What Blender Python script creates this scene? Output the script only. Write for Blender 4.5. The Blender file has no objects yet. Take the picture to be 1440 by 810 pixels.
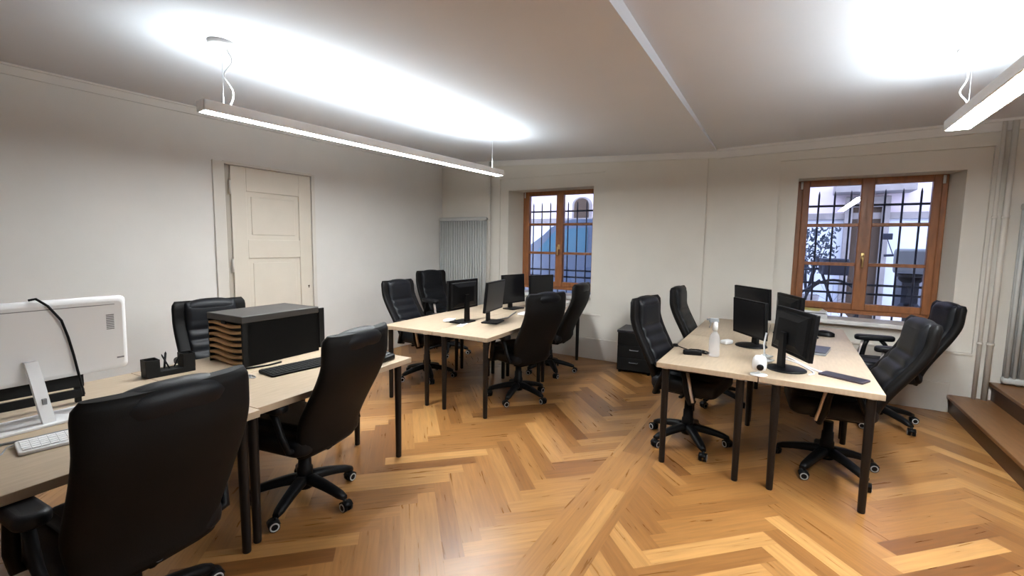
import bpy, bmesh, math, random
from mathutils import Vector, Matrix

# ------------------------------------------------------------------ camera, world, exposure
scn = bpy.context.scene
COL = scn.collection
CAM_F, CAM_YAW, CAM_PITCH, CAM_ROLL, CAM_H = 635.7395, 0.5466, 0.0962, 0.0148, 1.5504
cy, sy = math.cos(CAM_YAW), math.sin(CAM_YAW)
fw = Vector((-sy*math.cos(CAM_PITCH), cy*math.cos(CAM_PITCH), -math.sin(CAM_PITCH)))
rt = Vector((cy, sy, 0)); up = rt.cross(fw)
c_, s_ = math.cos(CAM_ROLL), math.sin(CAM_ROLL)
rt, up = rt*c_ + up*s_, up*c_ - rt*s_
cam_data = bpy.data.cameras.new('camera')
cam_data.sensor_width = 36.0
cam_data.lens = CAM_F/1440*36.0
cam_data.clip_start = 0.05
cam = bpy.data.objects.new('camera', cam_data)
COL.objects.link(cam)
cam.matrix_world = Matrix(((rt.x, up.x, -fw.x, 0), (rt.y, up.y, -fw.y, 0), (rt.z, up.z, -fw.z, CAM_H), (0, 0, 0, 1)))
scn.camera = cam

LAMP_UP, LAMP_DOWN = 53.0, 92.0
SKY_STRENGTH = 3.7
scn.view_settings.view_transform = 'Standard'
scn.view_settings.look = 'None'
scn.view_settings.exposure = 0.62
scn.view_settings.gamma = 1.0
scn.view_settings.use_curve_mapping = False
scn.cycles.use_denoising = True
scn.cycles.max_bounces = 8
scn.cycles.diffuse_bounces = 5
scn.cycles.caustics_reflective = False
scn.cycles.caustics_refractive = False
scn.cycles.sample_clamp_indirect = 6.0

w = bpy.data.worlds.new('world'); scn.world = w
w.use_nodes = True
wn = w.node_tree.nodes; wl = w.node_tree.links
bg = wn['Background']
wtc = wn.new('ShaderNodeTexCoord'); wsep = wn.new('ShaderNodeSeparateXYZ'); wramp = wn.new('ShaderNodeValToRGB')
wl.new(wtc.outputs['Generated'], wsep.inputs[0]); wl.new(wsep.outputs['Z'], wramp.inputs[0])
wramp.color_ramp.elements[0].color = (0.86, 0.87, 1.0, 1); wramp.color_ramp.elements[0].position = 0.0
wramp.color_ramp.elements[1].color = (0.62, 0.72, 1.0, 1); wramp.color_ramp.elements[1].position = 0.8
wl.new(wramp.outputs[0], bg.inputs[0])
bg.inputs[1].default_value = SKY_STRENGTH

random.seed(7)
R = math.radians

# ------------------------------------------------------------------ materials
MATS = {}
def mat(name, col, rough=0.5, metal=0.0, noise=0.0, nscale=20.0, bump=0.0, bscale=200.0, spec=0.5, stretch=None, coat=0.0):
    m = bpy.data.materials.new(name); m.use_nodes = True
    nt = m.node_tree; b = nt.nodes['Principled BSDF']
    b.inputs['Base Color'].default_value = (*col, 1); b.inputs['Roughness'].default_value = rough
    b.inputs['Metallic'].default_value = metal; b.inputs['Specular IOR Level'].default_value = spec
    b.inputs['Coat Weight'].default_value = coat
    tc = nt.nodes.new('ShaderNodeTexCoord')
    src = tc.outputs['Object']
    if stretch:
        mp = nt.nodes.new('ShaderNodeMapping'); mp.inputs['Scale'].default_value = stretch
        nt.links.new(src, mp.inputs[0]); src = mp.outputs[0]
    n = nt.nodes.new('ShaderNodeTexNoise'); n.inputs['Scale'].default_value = nscale; n.inputs['Detail'].default_value = 5
    nt.links.new(src, n.inputs[0])
    mx = nt.nodes.new('ShaderNodeMixRGB'); mx.blend_type = 'MULTIPLY'; mx.inputs[0].default_value = 1.0
    mx.inputs[1].default_value = (*col, 1)
    rp = nt.nodes.new('ShaderNodeMapRange'); rp.inputs[1].default_value = 0.3; rp.inputs[2].default_value = 0.7
    rp.inputs[3].default_value = 1-noise; rp.inputs[4].default_value = 1+noise*0.5
    nt.links.new(n.outputs[0], rp.inputs[0]); nt.links.new(rp.outputs[0], mx.inputs[2]); nt.links.new(mx.outputs[0], b.inputs['Base Color'])
    if bump:
        n2 = nt.nodes.new('ShaderNodeTexNoise'); n2.inputs['Scale'].default_value = bscale; n2.inputs['Detail'].default_value = 3
        nt.links.new(src, n2.inputs[0])
        bp = nt.nodes.new('ShaderNodeBump'); bp.inputs['Strength'].default_value = bump; bp.inputs['Distance'].default_value = 0.004
        nt.links.new(n2.outputs[0], bp.inputs['Height']); nt.links.new(bp.outputs[0], b.inputs['Normal'])
    MATS[name] = m
    return m

def emis(name, col, strength):
    m = bpy.data.materials.new(name); m.use_nodes = True
    nt = m.node_tree; nt.nodes.clear()
    e = nt.nodes.new('ShaderNodeEmission'); e.inputs[0].default_value = (*col, 1); e.inputs[1].default_value = strength
    o = nt.nodes.new('ShaderNodeOutputMaterial'); nt.links.new(e.outputs[0], o.inputs[0])
    MATS[name] = m
    return m

def glass(name, tint, rough=0.0, ior=1.5):
    m = bpy.data.materials.new(name); m.use_nodes = True
    nt = m.node_tree; nt.nodes.clear()
    f = nt.nodes.new('ShaderNodeFresnel'); f.inputs[0].default_value = ior
    t = nt.nodes.new('ShaderNodeBsdfTransparent'); t.inputs[0].default_value = (*tint, 1)
    g = nt.nodes.new('ShaderNodeBsdfGlossy'); g.inputs['Roughness'].default_value = rough
    mx = nt.nodes.new('ShaderNodeMixShader'); o = nt.nodes.new('ShaderNodeOutputMaterial')
    nt.links.new(f.outputs[0], mx.inputs[0]); nt.links.new(t.outputs[0], mx.inputs[1]); nt.links.new(g.outputs[0], mx.inputs[2])
    nt.links.new(mx.outputs[0], o.inputs[0])
    MATS[name] = m
    return m

def plank_mat(name, c1, c2, c3, rough=0.3):
    """oak planks: each plank carries a random tone and its own grain coordinates (mesh attributes)"""
    m = bpy.data.materials.new(name); m.use_nodes = True
    nt = m.node_tree; b = nt.nodes['Principled BSDF']; L = nt.links.new
    at = nt.nodes.new('ShaderNodeAttribute'); at.attribute_name = 'tone'
    uv = nt.nodes.new('ShaderNodeUVMap'); uv.uv_map = 'grain'
    mp = nt.nodes.new('ShaderNodeMapping'); mp.inputs['Scale'].default_value = (3.0, 45.0, 1)
    L(uv.outputs[0], mp.inputs[0])
    n = nt.nodes.new('ShaderNodeTexNoise'); n.inputs['Scale'].default_value = 1.0; n.inputs['Detail'].default_value = 5; n.inputs['Distortion'].default_value = 0.6
    L(mp.outputs[0], n.inputs[0])
    rp = nt.nodes.new('ShaderNodeValToRGB')
    e = rp.color_ramp.elements; e[0].position = 0.0; e[0].color = (*c1, 1); e[1].position = 1.0; e[1].color = (*c3, 1)
    k = e.new(0.5); k.color = (*c2, 1)
    L(at.outputs['Fac'], rp.inputs[0])
    mr = nt.nodes.new('ShaderNodeMapRange'); mr.inputs[1].default_value = 0.22; mr.inputs[2].default_value = 0.72; mr.inputs[3].default_value = 0.72; mr.inputs[4].default_value = 1.14
    L(n.outputs[0], mr.inputs[0])
    mx = nt.nodes.new('ShaderNodeMixRGB'); mx.blend_type = 'MULTIPLY'; mx.inputs[0].default_value = 1.0
    L(rp.outputs[0], mx.inputs[1]); L(mr.outputs[0], mx.inputs[2]); L(mx.outputs[0], b.inputs['Base Color'])
    mr2 = nt.nodes.new('ShaderNodeMapRange'); mr2.inputs[3].default_value = rough-0.06; mr2.inputs[4].default_value = rough+0.10
    L(n.outputs[0], mr2.inputs[0]); L(mr2.outputs[0], b.inputs['Roughness'])
    bp = nt.nodes.new('ShaderNodeBump'); bp.inputs['Strength'].default_value = 0.03; bp.inputs['Distance'].default_value = 0.001
    L(n.outputs[0], bp.inputs['Height']); L(bp.outputs[0], b.inputs['Normal'])
    MATS[name] = m
    return m

mat('plaster', (0.66, 0.64, 0.61), 0.85, noise=0.03, nscale=3, bump=0.05, bscale=90)
mat('plaster_warm', (0.63, 0.60, 0.54), 0.85, noise=0.03, nscale=3, bump=0.05, bscale=90)
mat('ceiling_paint', (0.62, 0.635, 0.68), 0.9, noise=0.02, nscale=2)
mat('trim_paint', (0.60, 0.565, 0.51), 0.6, noise=0.02, nscale=4)
mat('door_paint', (0.62, 0.565, 0.48), 0.5, noise=0.03, nscale=5)
mat('door_line', (0.40, 0.36, 0.30), 0.6)
mat('window_wood', (0.25, 0.088, 0.026), 0.42, noise=0.25, nscale=6, stretch=(6, 6, 1))
mat('marble', (0.66, 0.65, 0.64), 0.3, noise=0.12, nscale=8)
mat('radiator_paint', (0.47, 0.475, 0.46), 0.45)
mat('birch', (0.43, 0.335, 0.235), 0.42, noise=0.10, nscale=4, stretch=(14, 2, 4))
mat('birch_edge', (0.50, 0.35, 0.22), 0.5, noise=0.12, nscale=5)
mat('black_steel', (0.005, 0.004, 0.004), 0.45, spec=0.35)
mat('chrome', (0.62, 0.62, 0.63), 0.28, metal=0.9)
mat('leather', (0.0035, 0.004, 0.0055), 0.48, spec=0.24, noise=0.2, nscale=12, bump=0.12, bscale=260)
mat('leather_back', (0.004, 0.0034, 0.0032), 0.6, spec=0.16, noise=0.2, nscale=10, bump=0.1, bscale=300)
mat('black_plastic', (0.0035, 0.0035, 0.004), 0.45, spec=0.16)
mat('black_matte', (0.005, 0.005, 0.005), 0.6, spec=0.25)
mat('silver_strip', (0.66, 0.60, 0.57), 0.35, metal=0.3)
mat('wheel_rim', (0.42, 0.42, 0.42), 0.4)
mat('screen_black', (0.005, 0.005, 0.006), 0.3, spec=0.3)
mat('white_plastic', (0.74, 0.75, 0.76), 0.35)
mat('white_shell', (0.88, 0.89, 0.90), 0.3)
mat('grey_mark', (0.22, 0.22, 0.23), 0.5)
mat('key_white', (0.78, 0.78, 0.80), 0.5)
mat('grey_plastic', (0.20, 0.21, 0.22), 0.4)
mat('slate', (0.018, 0.020, 0.028), 0.35)
mat('plum_black', (0.035, 0.026, 0.036), 0.3)
mat('paper', (0.72, 0.72, 0.74), 0.8, noise=0.05, nscale=30)
mat('paper_yellow', (0.62, 0.55, 0.18), 0.8)
mat('kraft', (0.40, 0.245, 0.115), 0.75, noise=0.15, nscale=30)
mat('kraft_dark', (0.06, 0.035, 0.02), 0.8)
mat('box_top', (0.038, 0.034, 0.031), 0.55, noise=0.15, nscale=6)
mat('lamp_housing', (0.84, 0.84, 0.83), 0.4)
mat('iron', (0.010, 0.014, 0.03), 0.6)
mat('facade', (0.66, 0.67, 0.72), 0.9, noise=0.06, nscale=1.2)
mat('facade_pink', (0.70, 0.60, 0.64), 0.9, noise=0.05, nscale=1.5)
mat('stone', (0.28, 0.25, 0.24), 0.85, noise=0.2, nscale=6)
mat('asphalt', (0.42, 0.44, 0.50), 0.9, noise=0.1, nscale=5)
mat('van_paint', (0.085, 0.115, 0.17), 0.3, coat=0.3)
mat('van_glass', (0.06, 0.16, 0.22), 0.08)
mat('tyre', (0.012, 0.012, 0.014), 0.7)
mat('leaf_dark', (0.015, 0.028, 0.045), 0.7, noise=0.4, nscale=9)
mat('teal_plastic', (0.03, 0.055, 0.065), 0.35)
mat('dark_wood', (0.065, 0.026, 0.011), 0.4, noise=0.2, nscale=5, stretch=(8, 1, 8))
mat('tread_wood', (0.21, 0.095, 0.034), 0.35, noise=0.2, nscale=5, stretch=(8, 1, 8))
mat('brass', (0.70, 0.50, 0.22), 0.3, metal=0.9)
emis('lamp_up_glow', (0.86, 0.96, 1.0), LAMP_UP)
emis('lamp_down_glow', (0.95, 0.99, 1.0), LAMP_DOWN)
glass('window_glass', (0.86, 0.90, 0.97))
def milky(name, amount):
    m = bpy.data.materials.new(name); m.use_nodes = True
    nt = m.node_tree; nt.nodes.clear()
    t = nt.nodes.new('ShaderNodeBsdfTransparent'); t.inputs[0].default_value = (0.93, 0.93, 0.95, 1)
    d_ = nt.nodes.new('ShaderNodeBsdfPrincipled'); d_.inputs['Base Color'].default_value = (0.8, 0.8, 0.82, 1); d_.inputs['Roughness'].default_value = 0.15
    mx = nt.nodes.new('ShaderNodeMixShader'); mx.inputs[0].default_value = amount; o = nt.nodes.new('ShaderNodeOutputMaterial')
    nt.links.new(t.outputs[0], mx.inputs[1]); nt.links.new(d_.outputs[0], mx.inputs[2]); nt.links.new(mx.outputs[0], o.inputs[0])
    MATS[name] = m
milky('clear_plastic', 0.25)
plank_mat('oak_planks', (0.165, 0.064, 0.017), (0.285, 0.128, 0.037), (0.45, 0.235, 0.080), 0.28)
M = MATS

# ------------------------------------------------------------------ mesh helpers
def link(o, parent=None):
    COL.objects.link(o)
    if parent is not None: o.parent = parent
    return o

class MB:
    def __init__(self): self.bm = bmesh.new()
    def add(self, verts, faces, mi=0, smooth=False):
        vs = [self.bm.verts.new(v) for v in verts]
        out = []
        for f in faces:
            try:
                fc = self.bm.faces.new([vs[i] for i in f]); fc.material_index = mi; fc.smooth = smooth; out.append(fc)
            except ValueError: pass
        return vs, out
    def box(self, lo, hi, bevel=0.0, mi=0, mtx=None, seg=2):
        x0, y0, z0 = lo; x1, y1, z1 = hi
        vs, fs = self.add([(x0, y0, z0), (x1, y0, z0), (x1, y1, z0), (x0, y1, z0), (x0, y0, z1), (x1, y0, z1), (x1, y1, z1), (x0, y1, z1)],
                          [(0, 3, 2, 1), (4, 5, 6, 7), (0, 1, 5, 4), (1, 2, 6, 5), (2, 3, 7, 6), (3, 0, 4, 7)], mi)
        if mtx is not None: bmesh.ops.transform(self.bm, matrix=mtx, verts=vs)
        if bevel > 0:
            es = list({e for f in fs for e in f.edges})
            r = bmesh.ops.bevel(self.bm, geom=es, offset=bevel, segments=seg, affect='EDGES', profile=0.6, clamp_overlap=True)
            for f in r['faces']: f.material_index = mi; f.smooth = True
        return self
    def loft(self, rings, cap=True, mi=0, smooth=True, closed=True):
        n = len(rings[0]); vs = []
        for r in rings: vs += [self.bm.verts.new(p) for p in r]
        for i in range(len(rings)-1):
            for j in range(n if closed else n-1):
                k = (j+1) % n
                f = self.bm.faces.new((vs[i*n+j], vs[i*n+k], vs[(i+1)*n+k], vs[(i+1)*n+j])); f.smooth = smooth; f.material_index = mi
        if cap and closed:
            for seq in ([vs[j] for j in reversed(range(n))], [vs[(len(rings)-1)*n+j] for j in range(n)]):
                f = self.bm.faces.new(seq); f.material_index = mi
        return self
    def tube(self, pts, r, n=8, mi=0, rr=None):
        pts = [Vector(p) for p in pts]; rings = []
        prev = None
        for i, p in enumerate(pts):
            t = (pts[min(i+1, len(pts)-1)] - pts[max(i-1, 0)]).normalized()
            if prev is None:
                a = t.orthogonal().normalized()
            else:
                a = (prev - t*prev.dot(t)).normalized()
            prev = a; b = t.cross(a)
            ri = rr[i] if rr else r
            rings.append([p + (a*math.cos(2*math.pi*k/n) + b*math.sin(2*math.pi*k/n))*ri for k in range(n)])
        return self.loft(rings, mi=mi)
    def cyl(self, p, q, r0, r1=None, n=20, mi=0):
        return self.tube([p, q], r0, n, mi, rr=[r0, r0 if r1 is None else r1])
    def lathe(self, prof, n=24, axis=(0, 0, 0), mi=0, mtx=None):
        rings = [[(axis[0]+r*math.cos(2*math.pi*k/n), axis[1]+r*math.sin(2*math.pi*k/n), axis[2]+z) for k in range(n)] for r, z in prof]
        if mtx is not None: rings = [[mtx @ Vector(p) for p in rg] for rg in rings]
        return self.loft(rings, mi=mi)
    def torus(self, c, R_, r, nu=32, nv=8, axis='y', mi=0):
        rings = []
        for i in range(nu+1):
            a = 2*math.pi*i/nu
            if axis == 'y': d = Vector((math.cos(a), 0, math.sin(a))); ax = Vector((0, 1, 0))
            elif axis == 'x': d = Vector((0, math.cos(a), math.sin(a))); ax = Vector((1, 0, 0))
            else: d = Vector((math.cos(a), math.sin(a), 0)); ax = Vector((0, 0, 1))
            rings.append([Vector(c)+d*R_+(d*math.cos(2*math.pi*k/nv)+ax*math.sin(2*math.pi*k/nv))*r for k in range(nv)])
        return self.loft(rings, cap=False, mi=mi)
    def build(self, name, mats, parent=None, sub=0, kind=None, wn=False):
        bmesh.ops.recalc_face_normals(self.bm, faces=self.bm.faces)
        me = bpy.data.meshes.new(name); self.bm.to_mesh(me); self.bm.free()
        for m in (mats if isinstance(mats, (list, tuple)) else [mats]): me.materials.append(M[m])
        o = link(bpy.data.objects.new(name, me), parent)
        if sub:
            s = o.modifiers.new('subdivision', 'SUBSURF'); s.levels = sub; s.render_levels = sub
        if kind: o['kind'] = kind
        return o

def tag(o, label, cat, group=None, kind=None):
    o['label'] = label; o['category'] = cat
    if group: o['group'] = group
    if kind: o['kind'] = kind
    return o
def thing(name, loc, rz, label, cat, group=None, kind=None):
    o = link(bpy.data.objects.new(name, None)); o.empty_display_size = 0.1
    o.location = loc; o.rotation_euler = (0, 0, rz)
    return tag(o, label, cat, group, kind)
def struct(name, loc=(0, 0, 0)):
    o = link(bpy.data.objects.new(name, None)); o.location = loc; o['kind'] = 'structure'
    return o
def copy_tree(o, parent=None):
    c = o.copy(); COL.objects.link(c)
    if parent is not None: c.parent = parent
    for ch in list(o.children): copy_tree(ch, c)
    return c
def rring(cx, cy_, z, hx, hy, rad, n=4, f=None):
    """rounded-rectangle ring in the xy plane"""
    pts = []
    for (sx, sy_, a0) in ((1, 1, 0), (-1, 1, 90), (-1, -1, 180), (1, -1, 270)):
        for k in range(n+1):
            a = R(a0 + 90*k/n)
            p = (cx+sx*(hx-rad)+rad*math.cos(a), cy_+sy_*(hy-rad)+rad*math.sin(a), z)
            pts.append(f(p) if f else p)
    return pts
def soft_box(mb, lo, hi, rad, mi=0, f=None, edge=None):
    """box with rounded vertical corners and softly rounded top and bottom"""
    cx, cy_ = (lo[0]+hi[0])/2, (lo[1]+hi[1])/2; hx, hy = (hi[0]-lo[0])/2, (hi[1]-lo[1])/2
    e = edge if edge is not None else min(rad, (hi[2]-lo[2])/2)
    rings = []
    for k in range(5):
        a = R(90*k/4); d = e*(1-math.sin(a)); rings.append((lo[2]+e*(1-math.cos(a)), d))
    for k in range(5):
        a = R(90*k/4); d = e*(1-math.cos(a)); rings.append((hi[2]-e*(1-math.sin(a)), d))
    rr = [rring(cx, cy_, z, hx-d, hy-d, max(rad-d*0.6, 0.004), 4, f) for z, d in rings]
    mb.loft(rr, mi=mi)
    return mb

# ------------------------------------------------------------------ room shell
XL, XR, YB, YF, XS = -4.90, 3.40, 5.83, -2.60, -0.78
YO = 6.30            # outer face of the window wall
def zl(x, y):        # left ceiling, a little higher towards the left wall
    t = (x-XL)/(XS-XL); u = min(max((y-0.8)/(YB-0.8), 0), 1)
    return (2.79+0.05*u)*(1-t) + (2.685-0.03*u)*t
def zr(x, y):
    u = min(max((y-0.8)/(YB-0.8), 0), 1.0)
    return 2.80-0.125*u + 0.02*u*(x-XS)

# floor: herringbone oak with a straight border strip along the room's long axis
def floor_mesh():
    bm = bmesh.new(); uvl = bm.loops.layers.uv.new('grain'); tl = bm.faces.layers.float.new('tone')
    def clip(poly, ax, val, keep_less):
        out = []
        for i in range(len(poly)):
            a, b = poly[i], poly[(i+1) % len(poly)]
            ia = (a[ax] <= val) == keep_less or a[ax] == val; ib = (b[ax] <= val) == keep_less or b[ax] == val
            if ia: out.append(a)
            if ia != ib:
                t = (val-a[ax])/(b[ax]-a[ax]); out.append((a[0]+t*(b[0]-a[0]), a[1]+t*(b[1]-a[1])))
        return out
    def plank(poly, d, rect):
        for ax, val, less in rect:
            poly = clip(poly, ax, val, less)
            if len(poly) < 3: return
        # drop doubles
        q = []
        for p in poly:
            if not q or (abs(p[0]-q[-1][0])+abs(p[1]-q[-1][1])) > 1e-5: q.append(p)
        if len(q) > 2 and (abs(q[0][0]-q[-1][0])+abs(q[0][1]-q[-1][1])) < 1e-5: q.pop()
        if len(q) < 3: return
        ox, oy = random.random()*30, random.random()*30
        f = bm.faces.new([bm.verts.new((p[0], p[1], 0)) for p in q])
        f.normal_update()
        if f.normal.z < 0: f.normal_flip()
        f[tl] = min(max(random.gauss(0.5, 0.24), 0), 1)
        for l in f.loops:
            p = l.vert.co
            l[uvl].uv = (p.x*d[0]+p.y*d[1]+ox, -p.x*d[1]+p.y*d[0]+oy)
    W, n = 0.105, 7; s2 = math.sqrt(2)
    def herring(x0, lox, hix):
        rect = ((0, hix, True), (0, lox, False), (1, YB, True), (1, YF, False))
        def xy(u, v): return (x0+(u-v)*W/s2, -9+(u+v)*W/s2)
        mcols = int((hix-lox)/(2*n*W/s2))+3
        for m in range(-mcols, mcols+1):
            for k in range(-10, 150):
                u, v = k+m*n, k-m*n
                for (a, b, c, d, dr) in ((u, v, u+n, v+1, (1/s2, 1/s2)), (u+n, v+1-n, u+n+1, v+1, (-1/s2, 1/s2))):
                    P = [xy(a, b), xy(c, b), xy(c, d), xy(a, d)]
                    if max(p[0] for p in P) < lox or min(p[0] for p in P) > hix or max(p[1] for p in P) < YF or min(p[1] for p in P) > YB: continue
                    plank(P, dr, rect)
    herring(-2.32, XL, -1.04)
    herring(-1.49-0.02, -0.73, XR)
    for i, (a, b) in enumerate(((-1.04, -0.985), (-0.985, -0.88), (-0.88, -0.785), (-0.785, -0.73))):
        y = YF - random.random()*1.5
        while y < YB:
            L = random.uniform(1.6, 2.6)
            plank([(a, y), (b, y), (b, y+L), (a, y+L)], (0, 1), ((1, YB, True), (1, YF, False)))
            y += L
    me = bpy.data.meshes.new('floor'); bm.to_mesh(me); bm.free(); me.materials.append(M['oak_planks'])
    o = link(bpy.data.objects.new('floor', me)); o['kind'] = 'structure'
floor_mesh()
mb = MB(); mb.box((XL-0.3, YF-0.3, -0.12), (XR+0.3, YO, -0.002)); mb.build('floor_base', 'dark_wood', kind='structure')

# ceiling: left part lower, step to the right part
mb = MB()
def grid(mb, x0, x1, y0, y1, fz, nx=10, ny=14):
    vs = [[(x0+(x1-x0)*i/nx, y0+(y1-y0)*j/ny) for i in range(nx+1)] for j in range(ny+1)]
    V = [mb.bm.verts.new((x, y, fz(x, y))) for row in vs for x, y in row]
    for j in range(ny):
        for i in range(nx):
            f = mb.bm.faces.new((V[j*(nx+1)+i], V[(j+1)*(nx+1)+i], V[(j+1)*(nx+1)+i+1], V[j*(nx+1)+i+1])); f.smooth = True
grid(mb, XL-0.2, XS, YF-0.2, YO, zl)
grid(mb, XS, XR+0.2, YF-0.2, YO, zr)
ys = [YF-0.2+(YO-YF+0.2)*j/14 for j in range(15)]
for a, b in zip(ys, ys[1:]):
    mb.add([(XS, a, zl(XS, a)), (XS, b, zl(XS, b)), (XS, b, zr(XS, b)), (XS, a, zr(XS, a))], [(0, 1, 2, 3)])
ceil = mb.build('ceiling', 'ceiling_paint', kind='structure')

# window wall, with shallow niches and splayed openings
N1 = (-3.77, -2.125, 0.605, 2.52); O1 = (-3.63, -2.285, 0.80, 2.345)
N2 = (-0.135, 1.535, 0.58, 2.50); O2 = (0.045, 1.372, 0.78, 2.305)
mb = MB()
ZT = 3.0
def wall_rect(x0, x1, z0, z1, y): mb.box((x0, y, z0), (x1, YO, z1))
YL = 5.81
def niche_wall(N, O, y, yn):
    wall_rect(N[0], N[1], 0, N[2], y); wall_rect(N[0], N[1], N[3], ZT, y)
    wall_rect(N[0], O[0], N[2], N[3], yn); wall_rect(O[1], N[1], N[2], N[3], yn)
    wall_rect(O[0], O[1], N[2], O[2], yn); wall_rect(O[0], O[1], O[3], N[3], yn)
wall_rect(XL-0.2, N1[0], 0, ZT, YL); niche_wall(N1, O1, YL, YL+0.018); wall_rect(N1[1], -0.87, 0, ZT, YL)
wall_rect(-0.87, N2[0], 0, ZT, YB); niche_wall(N2, O2, YB, YB+0.035); wall_rect(N2[1], XR+0.2, 0, ZT, YB)
# splays
def splay(x0, x1, z0, z1, ya, yb):
    mb.add([(x0, ya, z0), (x1, yb, z0), (x0, yb, z0), (x0, ya, z1), (x1, yb, z1), (x0, yb, z1)], [(0, 1, 2), (3, 5, 4), (0, 3, 4, 1), (1, 4, 5, 2), (2, 5, 3, 0)])
splay(O1[0], O1[0]+0.085, O1[2], O1[3], YL+0.02, 6.14)
splay(O2[1], O2[1]-0.06, O2[2], O2[3], YB+0.035, 6.14)
mb.build('wall_back', 'plaster_warm', kind='structure')

mb = MB()
DY0, DY1, DZ = 2.43, 3.42, 2.325
mb.box((XL-0.2, YF-0.2, 0), (XL, DY0, ZT)); mb.box((XL-0.2, DY1, 0), (XL, YO, ZT)); mb.box((XL-0.2, DY0, DZ), (XL, DY1, ZT)); mb.box((XL-0.2, DY0, 0), (XL-0.1, DY1, DZ))
mb.build('wall_left', 'plaster', kind='structure')
mb = MB(); mb.box((XR, YF-0.2, 0), (XR+0.2, YO, ZT)); mb.build('wall_right', 'plaster', kind='structure')
mb = MB(); mb.box((XL-0.2, YF-0.2, 0), (XR+0.2, YF, ZT)); mb.build('wall_front', 'plaster', kind='structure')

# cornices, baseboards
def strip_y(mb, xa, xb, y0, y1, zf, h0, h1, n=10):
    for i in range(n):
        a, b = y0+(y1-y0)*i/n, y0+(y1-y0)*(i+1)/n
        mb.add([(xa, a, zf(xa, a)-h0), (xb, a, zf(xb, a)-h0), (xb, a, zf(xb, a)-h1), (xa, a, zf(xa, a)-h1),
                (xa, b, zf(xa, b)-h0), (xb, b, zf(xb, b)-h0), (xb, b, zf(xb, b)-h1), (xa, b, zf(xa, b)-h1)],
               [(0, 1, 5, 4), (1, 2, 6, 5), (2, 3, 7, 6), (3, 0, 4, 7)])
def strip_x(mb, ya, yb, x0, x1, zf, h0, h1, n=10):
    for i in range(n):
        a, b = x0+(x1-x0)*i/n, x0+(x1-x0)*(i+1)/n
        mb.add([(a, ya, zf(a, ya)-h0), (a, yb, zf(a, yb)-h0), (a, yb, zf(a, yb)-h1), (a, ya, zf(a, ya)-h1),
                (b, ya, zf(b, ya)-h0), (b, yb, zf(b, yb)-h0), (b, yb, zf(b, yb)-h1), (b, ya, zf(b, ya)-h1)],
               [(0, 1, 5, 4), (1, 2, 6, 5), (2, 3, 7, 6), (3, 0, 4, 7)])
mb = MB(); strip_y(mb, XL, XL+0.022, YF, YL, zl, 0.0, 0.075); strip_y(mb, XL, XL+0.045, YF, YL, zl, -0.01, 0.014); mb.build('trim_1', 'plaster', kind='structure')
mb = MB(); strip_x(mb, YL-0.03, YL, XL+0.02, XS, zl, -0.01, 0.02); strip_x(mb, YL-0.018, YL, XL+0.02, XS, zl, 0.0, 0.075); mb.build('trim_2', 'plaster', kind='structure')
mb = MB(); strip_x(mb, YB-0.05, YB, XS, XR, zr, -0.01, 0.022); strip_x(mb, YB-0.03, YB, XS, XR, zr, 0.0, 0.10); mb.build('trim_3', 'plaster', kind='structure')
mb = MB(); mb.box((XL, YL-0.028, 0), (-0.87, YL, 0.285), 0.006); mb.box((-0.87, YB-0.028, 0), (1.40, YB, 0.285), 0.006); mb.build('baseboard_back', 'trim_paint', kind='structure')
mb = MB(); mb.box((XL, YF, 0), (XL+0.025, DY0-0.10, 0.285), 0.006); mb.box((XL, DY1+0.04, 0), (XL+0.025, YL-0.03, 0.285), 0.006); mb.build('baseboard_left', 'trim_paint', kind='structure')

# door in the left wall
d = struct('door_1')
mb = MB()
mb.box((XL-0.01, DY0-0.10, 0), (XL+0.02, DY0+0.01, DZ+0.015), 0.006)
mb.box((XL-0.01, DY1-0.005, 0), (XL+0.012, DY1+0.04, DZ+0.015), 0.005)
mb.box((XL-0.01, DY0, DZ-0.01), (XL+0.02, DY1, DZ+0.02), 0.005)
mb.build('door_frame', 'trim_paint', d)
mb = MB()
lf = XL-0.004; a, b = DY0+0.075, DY1-0.008
mb.box((XL-0.06, a, 0.01), (lf-0.016, b, DZ-0.012))
st = 0.155
def rail(y0, y1, z0, z1): mb.box((XL-0.05, y0, z0), (lf, y1, z1), 0.006)
rail(a, a+st, 0.01, DZ-0.012); rail(b-st, b, 0.01, DZ-0.012)
for z0, z1 in ((0.01, 0.22), (1.36, 1.56), (DZ-0.26, DZ-0.012)): rail(a+st, b-st, z0, z1)
for z0, z1 in ((0.27, 1.31), (1.61, DZ-0.31)): mb.box((XL-0.05, a+st+0.05, z0), (lf-0.008, b-st-0.05, z1), 0.008)
leaf = mb.build('door_leaf', 'door_paint', d)
mb = MB(); mb.cyl((lf-0.005, b-0.055, 1.02), (lf+0.004, b-0.055, 1.02), 0.010); mb.box((lf-0.004, b-0.059, 0.995), (lf+0.003, b-0.051, 1.02)); mb.build('keyhole', 'kraft_dark', leaf)
for z in (0.45, 1.22, 2.02):
    mb = MB(); mb.cyl((lf+0.006, a-0.012, z), (lf+0.006, a-0.012, z+0.14), 0.011); mb.build('hinge', 'trim_paint', d)
mb = MB(); mb.box((XL-0.06, DY0+0.01, 0.0), (lf-0.02, a+0.002, DZ-0.01)); mb.build('door_gap', 'door_line', d)

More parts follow.
